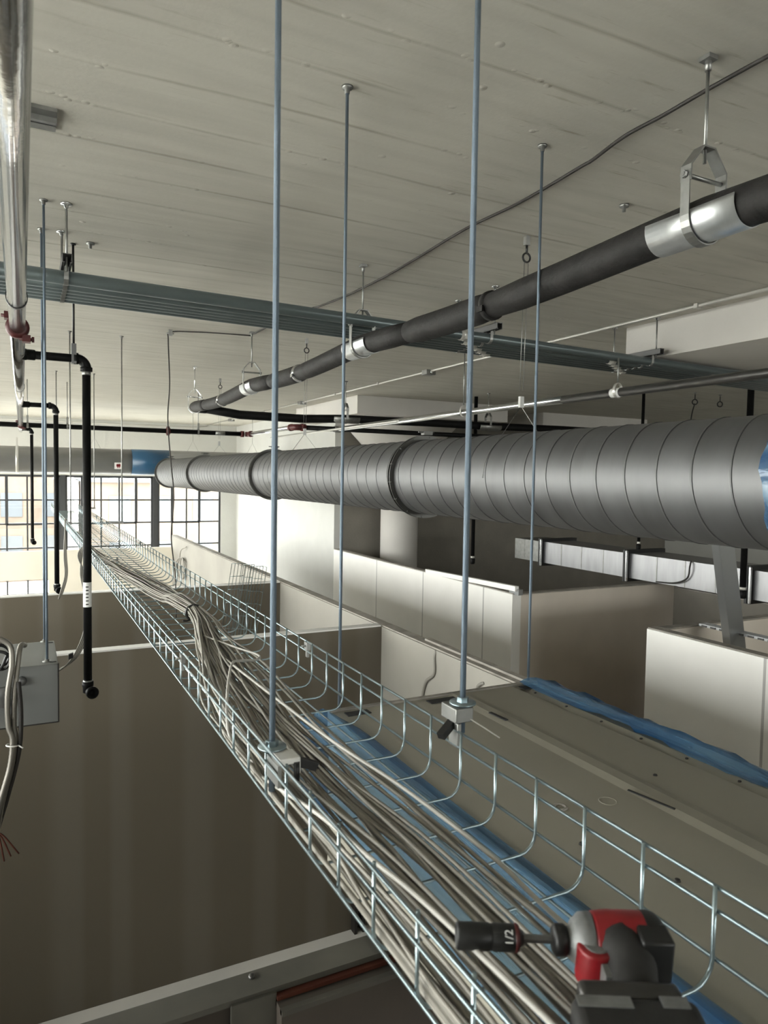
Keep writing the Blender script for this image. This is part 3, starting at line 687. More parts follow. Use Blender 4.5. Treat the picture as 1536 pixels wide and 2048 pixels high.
def clevis(x, y, z, r, label, ax=(0,1,0), group=None, scale=1.0, m='zinc_dull', zr=H):
    """clevis hanger: rod, bent top yoke, cross bolt, U strap round the pipe"""
    t = thing('clevis_hanger', label, 'hanger', (x, y, z-r), group)
    ax = Vector(ax); sd = Vector((ax.y, -ax.x, 0)); up = Vector((0,0,1)); c = Vector((x, y, z)); s = scale
    hb = r + .045*s; hw_ = r + .006
    b = MB(); b.cyl(c+up*(hb+.045*s), Vector((x, y, zr)), .0050, 8); b.build('rod', m, t)
    b = MB(); b.obox((x, y, zr-.006), (.018,0,0), (0,.018,0), (0,0,.006)); b.cyl((x, y, zr-.04), (x, y, zr), .009, 8); b.build('ceiling_anchor', m, t)
    b = MB(); strip(b, [c+sd*hw_+up*(hb-.018*s), c+sd*hw_+up*(hb+.025*s), c+sd*.022*s+up*(hb+.085*s), c-sd*.022*s+up*(hb+.085*s), c-sd*hw_+up*(hb+.025*s), c-sd*hw_+up*(hb-.018*s)], ax, .036*s, .005); b.build('yoke', m, t)
    b = MB(); b.cyl(c-sd*(hw_+.016)+up*hb, c+sd*(hw_+.016)+up*hb, .0055*s+.001, 8)
    for q in (-1, 1): b.lathe(c+sd*q*(hw_+.006)+up*hb, sd*q, [(0,.011*s),(.008*s,.011*s)], 6, smooth=False)
    b.build('bolt', m, t)
    b = MB(); ps = [c+sd*(hw_+.002)+up*(hb+.012*s)] + [c+sd*math.cos(a)*(r+.007)+up*math.sin(a)*(r+.007) for a in [0-PI*i/14 for i in range(15)]] + [c-sd*(hw_+.002)+up*(hb+.012*s)]
    strip(b, ps, ax, .030*s, .004); b.build('strap', m, t)
    return t
clevis(IX, hy[0], sag(hy[0]), IR+.006, 'large clevis hanger over the bright saddle nearest the camera')
clevis(IX, hy[1], sag(hy[1]), IR+.006, 'clevis hanger on the insulated pipe, where it crosses the conduit rack')
clevis(IX, hy[2], sag(hy[2]), IR+.006, 'clevis hanger on the insulated pipe with a dark cable tied to its rod')
clevis(IX, hy[3], sag(hy[3]), IR+.004, 'clevis hanger at the far bend of the insulated pipe', m='galv')
clevis(3.68, 8.34, .73, IR, 'clevis hanger on the cross run above the black sprinkler pipe', ax=(1,0,0))
clevis(5.9, 8.36, .735, IR, 'clevis hanger on the cross run just above the spiral duct', ax=(1,0,0))

# ------------------------------------------------------------------ conduit rack
def ry(x): return .063*(x-.19)
cond = [(3.615, .885, .031)] + [(3.705+.067*k, .872, .0215) for k in range(5)]
for i, (y, z, r) in enumerate(cond):
    b = MB(); x0, x1 = -4.55, 12.9
    b.tube([(x0, y+ry(x0), z), (x1, y+ry(x1), z)], r, 14)
    lab = ('thick grey conduit along the near edge of the ceiling rack' if i == 0 else 'thinner grey conduit clamped side by side in the ceiling rack')
    t = tag(b.build('conduit', 'conduit'), lab, 'conduit', 'conduits in the ceiling rack' if i else None)
    for xc in ((2.42+.085*i), (3.72+.10*i)):
        if i == 0 and xc > 3: continue
        c = MB(); c.lathe((xc, y+ry(xc), z), (1, .063, 0), [(0,r+.004),(.07,r+.004)], 12); c.lathe((xc+.026, y+ry(xc+.026), z), (1,.063,0), [(0,r+.007),(.016,r+.007)], 8, smooth=False)
        c.build('coupling', 'conduit_light', t)
def trapeze(x, label):
    y0 = 3.5 + ry(x); t = thing('strut_hanger', label, 'hanger', (x, y0+.3, .92))
    b = MB(); L = .58; h = .041; w = .0205; th = .003
    for p in ((x-w, x-w+th, y0, y0+L, .925, .925+h), (x+w-th, x+w, y0, y0+L, .925, .925+h), (x-w, x+w, y0, y0+L, .925+h-th, .925+h), (x-w, x-w+.009, y0, y0+L, .925, .925+th), (x+w-.009, x+w, y0, y0+L, .925, .925+th)): b.box(*p)
    b.build('strut_channel', 'seam', t)
    for dy in (.055, .475):
        r = MB(); r.cyl((x, y0+dy, .90), (x, y0+dy, H), .0055, 8); r.build('rod', 'zinc_dull', t)
        a = MB(); a.lathe((x, y0+dy, H-.02), (0,0,1), [(0,.009),(.012,.010),(.013,.024),(.02,.026)], 12); a.build('ceiling_anchor', 'galv', t)
    for (y, z, rr) in cond:
        yy = y + ry(x)
        s = MB(); strip(s, [(x, yy-rr-.002, .93)] + [(x, yy+math.cos(a)*(rr+.002), z+math.sin(a)*(rr+.002)) for a in [PI+PI*i/8 for i in range(9)]] + [(x, yy+rr+.002, .93)], (1,0,0), .02, .003); s.build('pipe_clamp', 'zinc_dull', t)
trapeze(.187, 'strut channel hanger over the conduit rack at the left, by the bright pipe')
trapeze(2.65, 'strut channel hanger over the conduit rack, behind the near right tray rod')
trapeze(4.17, 'strut channel hanger over the conduit rack, in front of the ceiling drop panel')

# ------------------------------------------------------------------ sprinkler piping
SX, SZ, SR = -.012, .60, .0302
sp = thing('sprinkler_pipe', 'shiny silver sprinkler pipe overhead with red couplings, running down the room', 'pipe', (SX, 5, SZ-SR))
b = MB(); b.tube([(SX, y, SZ) for y in (-1.5, 1, 3.36)], SR, 20); b.build('pipe_length', 'chrome_pipe', sp)
b = MB(); b.tube([(SX, y, SZ) for y in (3.43, 7, 10.47)], SR, 20); b.build('pipe_length', 'chrome_pipe', sp)
b = MB(); b.tube([(SX, y, SZ) for y in (10.6, 12.0)], SR, 20); b.lathe((SX, 12.0, SZ), (0,1,0), [(0,SR),(.02,SR*.9),(.035,.012)], 16); b.build('pipe_length', 'chrome_pipe', sp)
def coupling(c, ax, r, parent):
    b = MB(); c = Vector(c); ax = Vector(ax); up = Vector((0,0,1)); sd = ax.cross(up)
    b.lathe(c-ax*.03, ax, [(0,r+.004),(.006,r+.014),(.018,r+.016),(.042,r+.016),(.054,r+.014),(.06,r+.004)], 24)
    for q in (-1, 1):
        p = c + (up*-.75 + sd*.55*q).normalized()*(r+.026) if q > 0 else c + (up*.75 - sd*.55).normalized()*(r+.026)
        b.obox(p, ax*.026, sd*.016, up*.014); b.cyl(p-sd*.028, p+sd*.028, .007, 8); b.lathe(p+sd*.02, sd, [(0,.012),(.01,.012)], 6, smooth=False)
    return b.build('coupling', 'red_paint', parent)
coupling((SX, 3.395, SZ), (0,1,0), SR, sp); coupling((SX, 10.53, SZ), (0,1,0), SR, sp)
for y in (4.15, 7.26, 11.47):
    b = MB(); b.lathe((SX+.015, y, SZ), (1,0,0), [(0,.03),(.02,.03),(.03,.025)], 16); b.build('outlet', 'black_pipe', sp)
for y, lab in ((2.857, 'band hanger ring round the bright silver pipe ahead of its red coupling'), (5.84, 'band hanger ring round the bright silver pipe past its first outlet')):
    t = thing('band_hanger', lab, 'hanger', (SX, y, SZ-SR))
    b = MB(); strip(b, [(SX+math.sin(a)*(SR+.004), y, SZ+.012+math.cos(a)*(SR+.012)) for a in [2*PI*i/24 for i in range(25)]], (0,1,0), .02, .003); b.build('band', 'black_plastic', t)
    b = MB(); b.cyl((SX, y, SZ+SR+.02), (SX, y, H), .005, 8); b.build('rod', 'zinc_dull', t)
def drop(y, xd, zb, r, label, sticker=False):
    t = thing('sprinkler_drop', label, 'pipe', (xd, y, zb))
    b = MB(); b.tube([(SX+.035, y, SZ), (xd-.045, y, SZ)], r, 16); b.lathe((SX+.03, y, SZ), (1,0,0), [(0,r+.006),(.045,r+.006),(.05,r+.001)], 16); b.build('branch_arm', 'black_pipe', t)
    b = MB(); b.tube([(xd-.055, y, SZ)] + [tuple(p) for p in arc((xd-.05, y, SZ-.05), .05, PI/2, 0, (1,0,0), (0,0,1), 8)] + [(xd, y, SZ-.06)], r+.004, 16)
    b.lathe((xd-.062, y, SZ), (1,0,0), [(0,r+.009),(.022,r+.009)], 16); b.lathe((xd, y, SZ-.065), (0,0,1), [(0,r+.009),(.022,r+.009)], 16); b.build('elbow', 'black_pipe', t)
    b = MB(); b.cyl((xd, y, SZ-.085), (xd, y, SZ-.064), r+.001, 16); b.build('thread_seal', 'zinc_dull', t)
    b = MB(); b.cyl((xd, y, zb+.05), (xd, y, SZ-.08), r, 18); b.build('drop_pipe', 'black_pipe', t)
    b = MB(); b.lathe((xd, y, zb+.046), (0,0,1), [(0,r+.003),(.014,r+.003)], 16); b.build('thread_seal', 'zinc_dull', t)
    b = MB(); b.lathe((xd, y, zb+.052), (0,0,-1), [(0,r+.008),(.02,r+.009),(.03,r+.006),(.06,r+.004)], 18)
    b.lathe((xd+.004, y+.01, zb), (.25,-1,0), [(0,r+.004),(.045,r+.006),(.05,r+.011),(.07,r+.011),(.071,r+.002),(.05,r*.8)], 20); b.build('end_elbow', 'black_pipe', t)
    if sticker:
        b = MB(); vs = []; n = 8
        for z in (-.735, -.60):
            for k in range(n+1):
                a = PI*1.05 + PI*.8*k/n; vs.append((xd+math.cos(a)*(r+.0015), y+math.sin(a)*(r+.0015), z))
        b.add(vs, [(k, k+1, n+2+k, n+1+k) for k in range(n)], True); s = b.build('paper_sticker', 'label_white', t); s['label'] = 'white paper sticker'
        b = MB()
        for k in range(6): b.box(xd-.010, xd+.004, y-r-.0035, y-r-.0022, -.722+k*.019, -.716+k*.019)
        b.build('print_lines', 'cable_dark', s)
    return t
drop(4.15, .312, -1.20, .0215, 'tall black sprinkler drop pipe nearest the camera with open elbow at its foot', True)
drop(7.26, .283, -1.11, .0215, 'middle black sprinkler drop pipe, behind the pair of thin rods')
drop(11.47, .128, -1.04, .0215, 'farthest black sprinkler drop pipe, hanging before the far windows')
t = thing('band_hanger', 'black rod and clamp holding the arm of the nearest black drop pipe', 'hanger', (.25, 4.15, SZ-.03))
b = MB(); b.cyl((.25, 4.15, SZ+.05), (.25, 4.15, H), .006, 8); b.lathe((.25,4.15,H-.008),(0,0,1),[(0,.014),(.008,.014)],10); b.build('rod', 'black_plastic', t)
b = MB(); b.box(.238, .262, 4.125, 4.175, SZ-.028, SZ+.075); b.build('clamp', 'seam', t)
# cross main along X, its jog towards the camera and the long run beside the duct
mp_ = thing('sprinkler_main', 'black sprinkler main crossing the room below the far ceiling', 'pipe', (1, 10.55, SZ))
b = MB(); b.tube([(-4.55, 10.53, SZ), (2.95, 10.53, SZ)], .033, 18); b.build('pipe_length', 'black_pipe', mp_)
b = MB(); b.tube([(1.845, 10.53, SZ), (1.90, 10.53, SZ)], .046, 18); b.obox((1.872,10.53,SZ+.05),(.02,0,0),(0,.016,0),(0,0,.014)); b.obox((1.872,10.53,SZ-.05),(.02,0,0),(0,.016,0),(0,0,.014)); b.build('coupling', 'red_paint', mp_)
b = MB(); b.lathe((2.55, 10.53, SZ), (1,0,0), [(0,.036),(.14,.036)], 16); b.build('paper_sticker', 'zinc_dull', mp_)
b = MB(); b.tube([(2.93,10.53,SZ),(2.98,10.53,SZ)], .046, 16); b.tube([(3.0,10.53,SZ)]+[tuple(p) for p in arc((3.0,10.48,SZ),.05,PI/2,0,(1,0,0),(0,1,0),6)]+[(3.05,10.42,SZ)], .038, 14); b.tube([(3.05,10.43,SZ),(3.05,10.38,SZ)], .046, 16); b.build('coupling', 'red_paint', mp_)
b = MB(); b.tube([(3.05,10.40,SZ),(3.05,8.62,SZ)], .030, 16); o = b.build('pipe_length', 'galv', mp_); o['label'] = 'galvanised jog of the main'
b = MB(); b.tube([(3.05,8.64,SZ),(3.05,8.58,SZ)], .046, 16); b.tube([(3.05,8.6,SZ)]+[tuple(p) for p in arc((3.11,8.56,SZ),.06,PI,1.5*PI,(1,0,0),(0,1,0),6)]+[(3.16,8.5,SZ)], .040, 14); b.tube([(3.14,8.5,SZ),(3.20,8.5,SZ)], .048, 16); b.build('coupling', 'red_paint', mp_)
b = MB(); b.tube([(3.18,8.5,SZ),(9.5,8.62,SZ)], .031, 16); b.build('pipe_length', 'black_pipe', mp_)
b = MB(); b.tube([(3.60,8.51,SZ),(3.68,8.51,SZ)], .044, 14); b.build('coupling', 'zinc_dull', mp_)
for x in (.07, .551, 2.3):
    t = thing('band_hanger', 'band hanger on the black cross main near the far end', 'hanger', (x, 10.53, SZ), 'band hangers of the cross main')
    b = MB(); b.cyl((x, 10.53, SZ+.04), (x, 10.53, H), .0055, 8); b.build('rod', 'zinc_dull', t)
    b = MB(); strip(b, [(x, 10.53+math.sin(a)*.037, SZ+.006+math.cos(a)*.043) for a in [2*PI*i/20 for i in range(21)]], (1,0,0), .025, .003); b.box(x-.012, x+.012, 10.51, 10.55, SZ+.04, SZ+.13); b.build('band', 'zinc_dull', t)
LX = 3.645
lp = thing('sprinkler_pipe', 'silver sprinkler pipe running above and behind the spiral duct', 'pipe', (LX, 5, SZ))
b = MB(); b.tube([(LX, y, SZ) for y in (8.5, 6, 4.2)], .030, 16); b.build('pipe_length', 'galv', lp)
b = MB(); b.tube([(LX, y, SZ) for y in (4.2, 2, -2)], .030, 16); b.build('pipe_length', 'dark_steel', lp)
b = MB(); b.lathe((LX, 3.62, SZ), (0,1,0), [(0,.032),(.08,.032)], 16); b.build('sticker', 'label_white', lp)
for y, lab in ((5.56, 'loop hanger on the silver pipe behind the near right tray rod'), (3.65, 'short strap hanger where the silver pipe meets the conduit rack')):
    t = thing('band_hanger', lab, 'hanger', (LX, y, SZ-.03))
    b = MB(); b.cyl((LX, y, SZ+.07), (LX, y, H if y > 4 else .835), .0055, 8); b.build('rod', 'zinc_dull', t)
    b = MB(); strip(b, [(LX+math.sin(a)*.036, y, SZ+.014+math.cos(a)*.05) for a in [2*PI*i/20 for i in range(21)]], (0,1,0), .022, .003); b.build('band', 'conduit_light', t)
t = tag((lambda b: (b.tube([(3.30, 10.2, .545), (3.30, 6.2, .545)], .013, 8), b.build('conduit', 'conduit_light'))[1])(MB()), 'thin pale conduit running just above the far half of the spiral duct', 'conduit')
# black drops right of the duct
for x, y, zb, r, lab in ((6.0, 8.82, -1.29, .028, 'black drop pipe hanging in the dark room behind the spiral duct'), (7.2, 6.75, -.92, .020, 'thin black drop rod standing over the rectangular silver duct'), (6.62, 4.80, -1.20, .032, 'thick black drop pipe before the rectangular silver duct joint')):
    t = thing('sprinkler_drop', lab, 'pipe', (x, y, zb))
    b = MB(); b.cyl((x, y, zb+.05), (x, y, H if y > 4.9 else H), r, 14); b.build('drop_pipe', 'black_pipe', t)
    b = MB(); b.lathe((x, y, zb+.09), (0,0,1), [(0,r+.003),(.03,r+.003)], 12); b.build('thread_seal', 'conduit_light', t)
    b = MB(); b.lathe((x, y, zb), (0,0,1), [(0,r*.7),(.01,r+.008),(.08,r+.010),(.085,r)], 14); b.build('end_cap', 'black_pipe', t)

# ------------------------------------------------------------------ ceiling conduit, boxes, cables
t = thing('conduit', 'thin pale conduit clipped along the ceiling past the drop panel', 'conduit', (4.08, 8, H-.02))
b = MB(); b.tube([(4.08, 1.0, H-.016), (4.08, 17.6, H-.016)], .012, 8); b.build('tube', 'conduit_light', t)
for y in (3.38, 5.6, 8.2, 9.6, 13):
    b = MB(); b.box(4.055, 4.105, y-.015, y+.015, H-.032, H-.001); b.build('pipe_strap', 'conduit_light', t)
b = MB(); b.tube([(-4.55, 17.7, 1.12), (3.7, 17.7, 1.12), (4.08, 17.65, 1.16)], .014, 8); b.tube([(3.9, 17.75, 1.12), (3.9, 17.75, .9)], .012, 6)
tag(b.build('conduit', 'conduit_light'), 'thin conduit along the top of the far wall above the windows', 'conduit')
for y, lab in ((6.95, 'grey junction box on the ceiling conduit near the conduit rack'), (11.0, 'grey junction box on the ceiling conduit farther down the room'), (15.4, 'grey junction box where the ceiling conduit nears the far wall')):
    tb = thing('junction_box', lab, 'junction box', (4.08, y, H-.06))
    b = MB(); b.box(4.02, 4.14, y-.055, y+.055, H-.055, H); bevel(b.build('body', 'zinc_dull', tb), .004)
    b = MB(); b.lathe((4.08, y-.055, H-.03), (0,-1,0), [(0,.018),(.02,.018)], 8); b.build('connector', 'galv', tb)
own_cable('ceiling_cable', [(1.87,.9,H-.012),(1.867,1.345,H-.01),(1.86,1.54,H-.014),(1.856,1.70,H-.02),(1.866,1.873,H-.012),(1.885,2.05,H-.022),(1.894,2.126,H-.018),(1.924,2.53,H-.010),(1.887,2.9,H-.02),(1.928,3.456,H-.01),(1.93,3.8,H-.015),(1.926,4.317,H-.01),(1.87,4.7,H-.016),(1.834,4.906,H-.01),(1.78,5.5,H-.012),(1.745,5.9,H-.02)], .0065, 'cable_dark', 'dark wavy cable stapled along the ceiling from the upper corner')
own_cable('ceiling_cable', [(1.735,5.93,H-.03),(1.5,6.02,H-.02),(1.3,6.12,H-.012),(1.12,6.20,H-.02),(1.105,6.21,H-.09),(1.115,6.2,.75),(1.10,6.2,.45),(1.125,6.2,.1),(1.15,6.2,-.2),(1.13,6.2,-.55),(1.165,6.2,-.9),(1.17,6.2,-1.25)], .0055, 'cable_dark', 'dark cable hanging straight down from the ceiling before the far windows')
b = MB(); b.box(1.105, 1.135, 6.185, 6.215, H-.05, H); b.cyl((1.09,6.2,H-.03),(1.15,6.2,H-.03),.006,6); tag(b.build('cable_anchor', 'zinc_dull'), 'small ceiling clip where the hanging dark cable turns down', 'clip')
t = thing('ceiling_bracket', 'short fluted metal bracket on the ceiling beside the bright pipe', 'bracket', (.06, 2.73, H-.03))
b = MB(); b.box(-.05, .115, 2.655, 2.76, H-.012, H); b.box(-.05, .115, 2.70, 2.715, H-.03, H); b.box(-.05, .115, 2.77, 2.812, H-.012, H); b.build('plate', 'zinc_dull', t)
b = MB(); b.box(-.05, .113, 2.76, 2.77, H-.006, H-.002); b.build('slot', 'tape_black', t)
for x, y, lab in ((.33, 4.09, 'bare anchor stud in the ceiling, right of the rods to the metal box'), (8.1, 6.7, 'loose eyelet hook under the ceiling right of the duct, with a bent wire'), (8.6, 6.7, 'loose eyelet hook under the ceiling nearest the right edge'), (2.35, 2.35, 'rough bolt stub in the ceiling beside the wavy cable')):
    t = thing('ceiling_anchor', lab, 'anchor', (x, y, H-.04))
    b = MB(); b.lathe((x, y, H-.03), (0,0,1), [(0,.008),(.018,.009),(.02,.02),(.03,.022)], 10); b.build('stud', 'zinc_dull', t)
    if x > 8:
        b = MB(); b.cyl((x,y,H-.09),(x,y,H-.02),.006,6); b.ring((x,y,H-.13),(.5,1,0),.035,.008,16,6); b.build('eyelet', 'black_plastic', t)
        if x < 8.3:
            b = MB(); b.tube(smooth_path([(x,y,H-.15),(x-.05,y,H-.3),(x-.09,y,H-.55)]), .008, 6); b.build('wire_tail', 'black_plastic', t)

# ------------------------------------------------------------------ flat-topped sheet duct with blue film
fx0, fx1, fy0, fy1, fz = .86, 1.66, -1.6, 2.045, -.75
fdk = thing('sheet_metal_duct', 'wide flat-topped grey sheet metal duct right of the wire tray with open end', 'duct', ((fx0+fx1)/2, .3, -1.25))
prof = [(fx0,-1.25),(fx1,-1.25),(fx1,fz-.004),(fx1-.04,fz-.001),(fx1-.075,fz-.007),(fx1-.09,fz),(1.38,fz+.001),(1.355,fz+.006),(1.32,fz+.006),(1.295,fz),(fx0,fz)]
b = MB(); b.prism([(p[0], p[1]) for p in prof], (0, fy1, 0), (1,0,0), (0,0,1), (0, fy0-fy1, 0)); b.build('casing', 'flat_duct', fdk)
b = MB(); b.box(fx0, fx1+.01, fy1-.004, fy1+.012, fz-.05, fz+.006); b.build('end_flange', 'ledge', fdk)
for (x0, x1, y0, y1) in ((1.20,1.36,1.985,2.02),(1.585,1.66,1.985,2.02),(.90,.98,1.985,2.02)):
    b = MB(); b.box(x0, x1, y0, y1, fz+.0005, fz+.003); b.build('black_tape', 'tape_black', fdk)
b = MB(); b.obox((1.317, 1.775, fz+.009), (.003,-.04,0), (.006,.0006,0), (0,0,.0015)); b.build('black_tape', 'tape_black', fdk)
b = MB(); b.obox((1.305, 1.16, fz+.0055), (.011,-.06,0), (.003,.0008,0), (0,0,.0012)); b.build('slot', 'tape_black', fdk)
b = MB(); b.ring((1.215, 1.205, fz-.001), (0,0,1), .020, .0022, 20, 6); b.build('dimple', 'flat_duct', fdk)
b = MB(); b.ring((1.09, 1.227, fz+.0005), (0,0,1), .014, .004, 16, 6); b.build('dimple', 'ledge', fdk)
for x, y, r in [(fx1-.055, 1.95-k*.16, .005) for k in range(9)] + [(1.43,1.26,.006),(1.02,1.08,.006),(1.09,.9,.006),(1.36,1.35,.006)]:
    b = MB(); b.lathe((x, y, fz-.005 if r < .006 else fz), (0,0,1), [(0,r),(.004,r*.8)], 8); b.build('screw', 'cable_dark', fdk)
def film_sheet(name, xs, ys, zf, seed):
    b = MB(); vs = []; nx, ny = len(xs), len(ys)
    for y in ys:
        for i, x in enumerate(xs): vs.append(zf(i, x, y))
    b.add(vs, [(j*nx+i, j*nx+i+1, (j+1)*nx+i+1, (j+1)*nx+i) for j in range(ny-1) for i in range(nx-1)], True)
    o = b.build(name, 'film', fdk); return o
rf = random.Random(11)
xs = [.625 + .255*i/20 for i in range(21)]; ys = [2.03 - 3.4*j/60 for j in range(61)]
fold = [rf.uniform(-1, 1) for _ in range(21)]
def zleft(i, x, y):
    e = max(0, (y-1.85)/.18); wob = .008*math.sin(y*3.1+i*.4)
    xx = x + .5*wob + e*(.785-x)*.45
    z = fz + .006 + .0055*fold[i]*(1-.6*e) + .004*math.sin(y*5+i*.9) - (.03 if x < .86 else 0)*max(0, (.86-x)/.16) + .012*e
    if x > .855: z = max(z, fz+.004)
    return (xx, y, z)
o = film_sheet('protective_film', xs, ys, zleft, 1); o['label'] = 'blue plastic film along the duct edge under the tray'
xs2 = [0,1,2,3,4,5,6,7]; ys2 = [2.06 - 3.4*j/90 for j in range(91)]
cr = [[rf.uniform(-1,1) for _ in range(8)] for _ in range(91)]
pr = [(1.615,.003),(1.64,.012),(1.66,.022),(1.68,.018),(1.70,.004),(1.705,-.03),(1.70,-.07),(1.69,-.12)]
def zright(i, x, y):
    j = int(round((2.06-y)/(3.4/90))); px, pz = pr[i]; k = cr[j][i]*.5 + math.sin(y*9+i)*.5
    hump = .5+.5*math.sin(y*4.3+1)
    zz = fz + max(.003 if px < 1.66 else -1, pz*(.6+.9*hump) + .010*k)
    return (px + .010*k + (.012*hump if i > 2 else 0), y + .012*cr[j][7-i], zz)
o = film_sheet('protective_film', xs2, ys2, zright, 2); o['label'] = 'crumpled blue film along the outer duct edge'
rod('threaded_rod', .905, 2.07, -.80, H, .0052, 'zinc_rod', 'threaded rod at the inner corner of the flat grey duct end', 'hanger rods of the flat duct')
rod('threaded_rod', 1.68, 2.085, -.76, H, .0052, 'zinc_rod', 'threaded rod at the outer corner of the flat grey duct end', 'hanger rods of the flat duct')

# ------------------------------------------------------------------ metal box on rods, flexible conduits
eb = thing('electrical_box', 'grey sheet metal box hung on two rods at the lower left', 'electrical box', (-.1, 3.75, -1.14))
b = MB(); b.box(-.62, .140, 3.50, 3.99, -1.14, -.872); bevel(b.build('body', 'box_metal', eb), .003)
b = MB(); b.box(.137, .1425, 3.495, 3.505, -1.14, -.87); b.box(-.62, .14, 3.497, 3.503, -1.142, -1.137); b.build('edge_seam', 'cable_dark', eb)
for y in (3.54, 3.95):
    b = MB(); b.box(.105, .133, y-.008, y+.008, -.8719, -.8705); b.build('slot', 'tape_black', eb)
for x, y, r in ((-.01, 3.492, .022), (-.075, 3.49, .05)):
    b = MB(); b.lathe((x, 3.5, -.935 if r < .03 else -1.0), (0,-1,0), [(0,r),(.006,r*.95),(.02,r*.7),(.022,r*.3)], 16); b.build('knockout', 'seam', eb)
for y in (3.555, 3.98):
    t = rod('threaded_rod', .095, y, -.885, H, .0055, 'zinc_rod', ('near' if y < 3.7 else 'rear') + ' threaded rod of the pair holding the grey metal box', 'hanger rods of the metal box')
    b = MB(); b.lathe((.095, y, -.872), (0,0,1), [(0,.02),(.003,.02),(.004,.01),(.012,.01)], 12); b.build('nut', 'zinc_dull', t)
def flex(pts, r, m, label, group=None):
    b = MB(); P = smooth_path(pts, 14); b.tube(P, [r*(1 + .07*(i % 2)) for i in range(len(P))], 10)
    return tag(b.build('flexible_conduit', m), label, 'flexible conduit', group)
flex([(-.30,3.45,-.84),(-.15,3.42,-.72),(-.06,3.40,-.74),(-.045,3.38,-.82),(-.062,3.36,-.95),(-.060,3.35,-1.08),(-.045,3.34,-1.14),(-.055,3.33,-1.25),(-.09,3.32,-1.38),(-.13,3.31,-1.55)], .011, 'flex', 'outer armoured flexible conduit bending down over the grey metal box')
flex([(.005,3.50,-.775),(-.010,3.44,-.762),(-.020,3.40,-.80),(-.035,3.37,-.95),(-.040,3.36,-1.08),(-.036,3.35,-1.14),(-.050,3.34,-1.26),(-.085,3.33,-1.40),(-.12,3.32,-1.6)], .011, 'flex', 'inner armoured flexible conduit hooked over the grey metal box edge')
b = MB(); b.tube(smooth_path([(-.02,3.36,-.90),(-.012,3.35,-1.05),(-.022,3.345,-1.2),(-.06,3.335,-1.36),(-.10,3.33,-1.5)]), .009, 10)
tag(b.build('flexible_conduit', 'cable_dark'), 'dark cable behind the armoured conduits on the grey metal box', 'cable')
b = MB(); b.ring((-.045, 3.345, -1.165), (.1,.1,1), .024, .0035, 20, 6); b.tube([(-.022,3.33,-1.165),(-.006,3.32,-1.175)], .003, 6); tag(b.build('cable_tie', 'label_white'), 'pale cable tie round the armoured conduits', 'cable tie')
b = MB(); b.ring((-.10, 3.45, -.80), (0,1,.2), .05, .008, 24, 8); b.ring((-.09, 3.44, -.82), (.3,1,.1), .04, .007, 24, 8); b.tube(smooth_path([(-.16,3.46,-.78),(-.1,3.43,-.86),(-.06,3.44,-.79)]), .006, 8)
tag(b.build('cable_coil', 'black_plastic'), 'tangle of black cable on the grey metal box', 'cable')
for i, (dx, dz) in enumerate(((.075,-.115),(.02,-.135),(-.02,-.14),(.045,-.12))):
    own_cable('bare_wire', [(-.125,3.31,-1.50),(-.105+dx*.3,3.30,-1.53),(-.10+dx,3.29,-1.50+dz)], .0035, 'copper', 'bare reddish wire end fanning out at the left edge of the wall', k=5, n=6, group='bare wire ends below the metal box')

# ------------------------------------------------------------------ right side: rectangular duct, studs, boards
rd = thing('rectangular_duct', 'bright silver rectangular duct with bolted joints behind the round duct', 'duct', (7.3, 6, -1.28))
def rsec(y0, y1, m='sheet'):
    b = MB(); b.box(7.0, 7.6, y0, y1, -1.262, -.945); b.cur = 1
    y = y0 + .42
    while y < y1 - .15: b.box(6.997, 7.0, y-.008, y+.008, -1.262, -.945); y += .42
    b.build('duct_section', [m, 'zinc_dull'], rd)
rsec(8.45, 9.1, 'zinc_dull'); rsec(6.75, 8.43); rsec(5.0, 6.73); rsec(3.2, 4.98); rsec(1.0, 3.18)
for y in (8.44, 6.74, 4.99, 3.19):
    b = MB(); b.box(6.955, 7.645, y-.035, y-.005, -1.31, -.90); b.box(6.955, 7.645, y+.005, y+.035, -1.31, -.90); b.build('joint_flange', 'black_plastic', rd)
    b = MB(); b.box(6.93, 6.955, y-.05, y-.03, -1.3, -.91); b.build('joint_cleat', 'galv', rd)
b = MB(); b.tube(smooth_path([(6.99,5.75,-.935),(6.96,5.74,-1.0),(6.97,5.78,-1.14),(6.96,5.95,-1.22),(6.987,6.25,-1.25)]), .010, 6); tag(b.build('hanging_cable', 'cable_dark'), 'dark cable draped down the side of the rectangular silver duct', 'cable')
def stud(name, p0, p1, side, w, d, label):
    """C-shaped steel stud from p0 to p1; web width w along side, flange depth d"""
    p0, p1 = Vector(p0), Vector(p1); ax = (p1-p0); L = ax.length; ax.normalize(); sd = Vector(side); sd = (sd - ax*sd.dot(ax)).normalized(); nn = ax.cross(sd)
    c = (p0+p1)/2; t = thing(name, label, 'stud', tuple(p0)); th = .0015
    b = MB(); b.obox(c, ax*L/2, sd*w/2, nn*th); b.build('web', 'stud_steel', t)
    for q in (-1, 1):
        b = MB(); b.obox(c+sd*q*w/2+nn*d/2, ax*L/2, sd*th, nn*d/2); b.obox(c+sd*q*(w/2-.006)+nn*d, ax*L/2, sd*.006, nn*th); b.build('flange', 'stud_steel', t)
stud('metal_stud', (5.44, 3.9, -1.75), (5.13, 3.9, -.40), (1, .05, .25), .19, .07, 'grey steel stud leaning up out of the white box at the right')
b = MB(); b.box(5.36, 5.46, 3.0, 4.30, -1.285, -1.262)
t = thing('metal_track', 'perforated steel track lying across the top of the white box', 'track', (5.41, 3.6, -1.29))
b.build('web', 'stud_steel', t)
for k in range(14):
    b = MB(); b.box(5.352, 5.3595, 3.05+k*.09, 3.10+k*.09, -1.283, -1.268); b.build('slot', 'dark_steel', t)
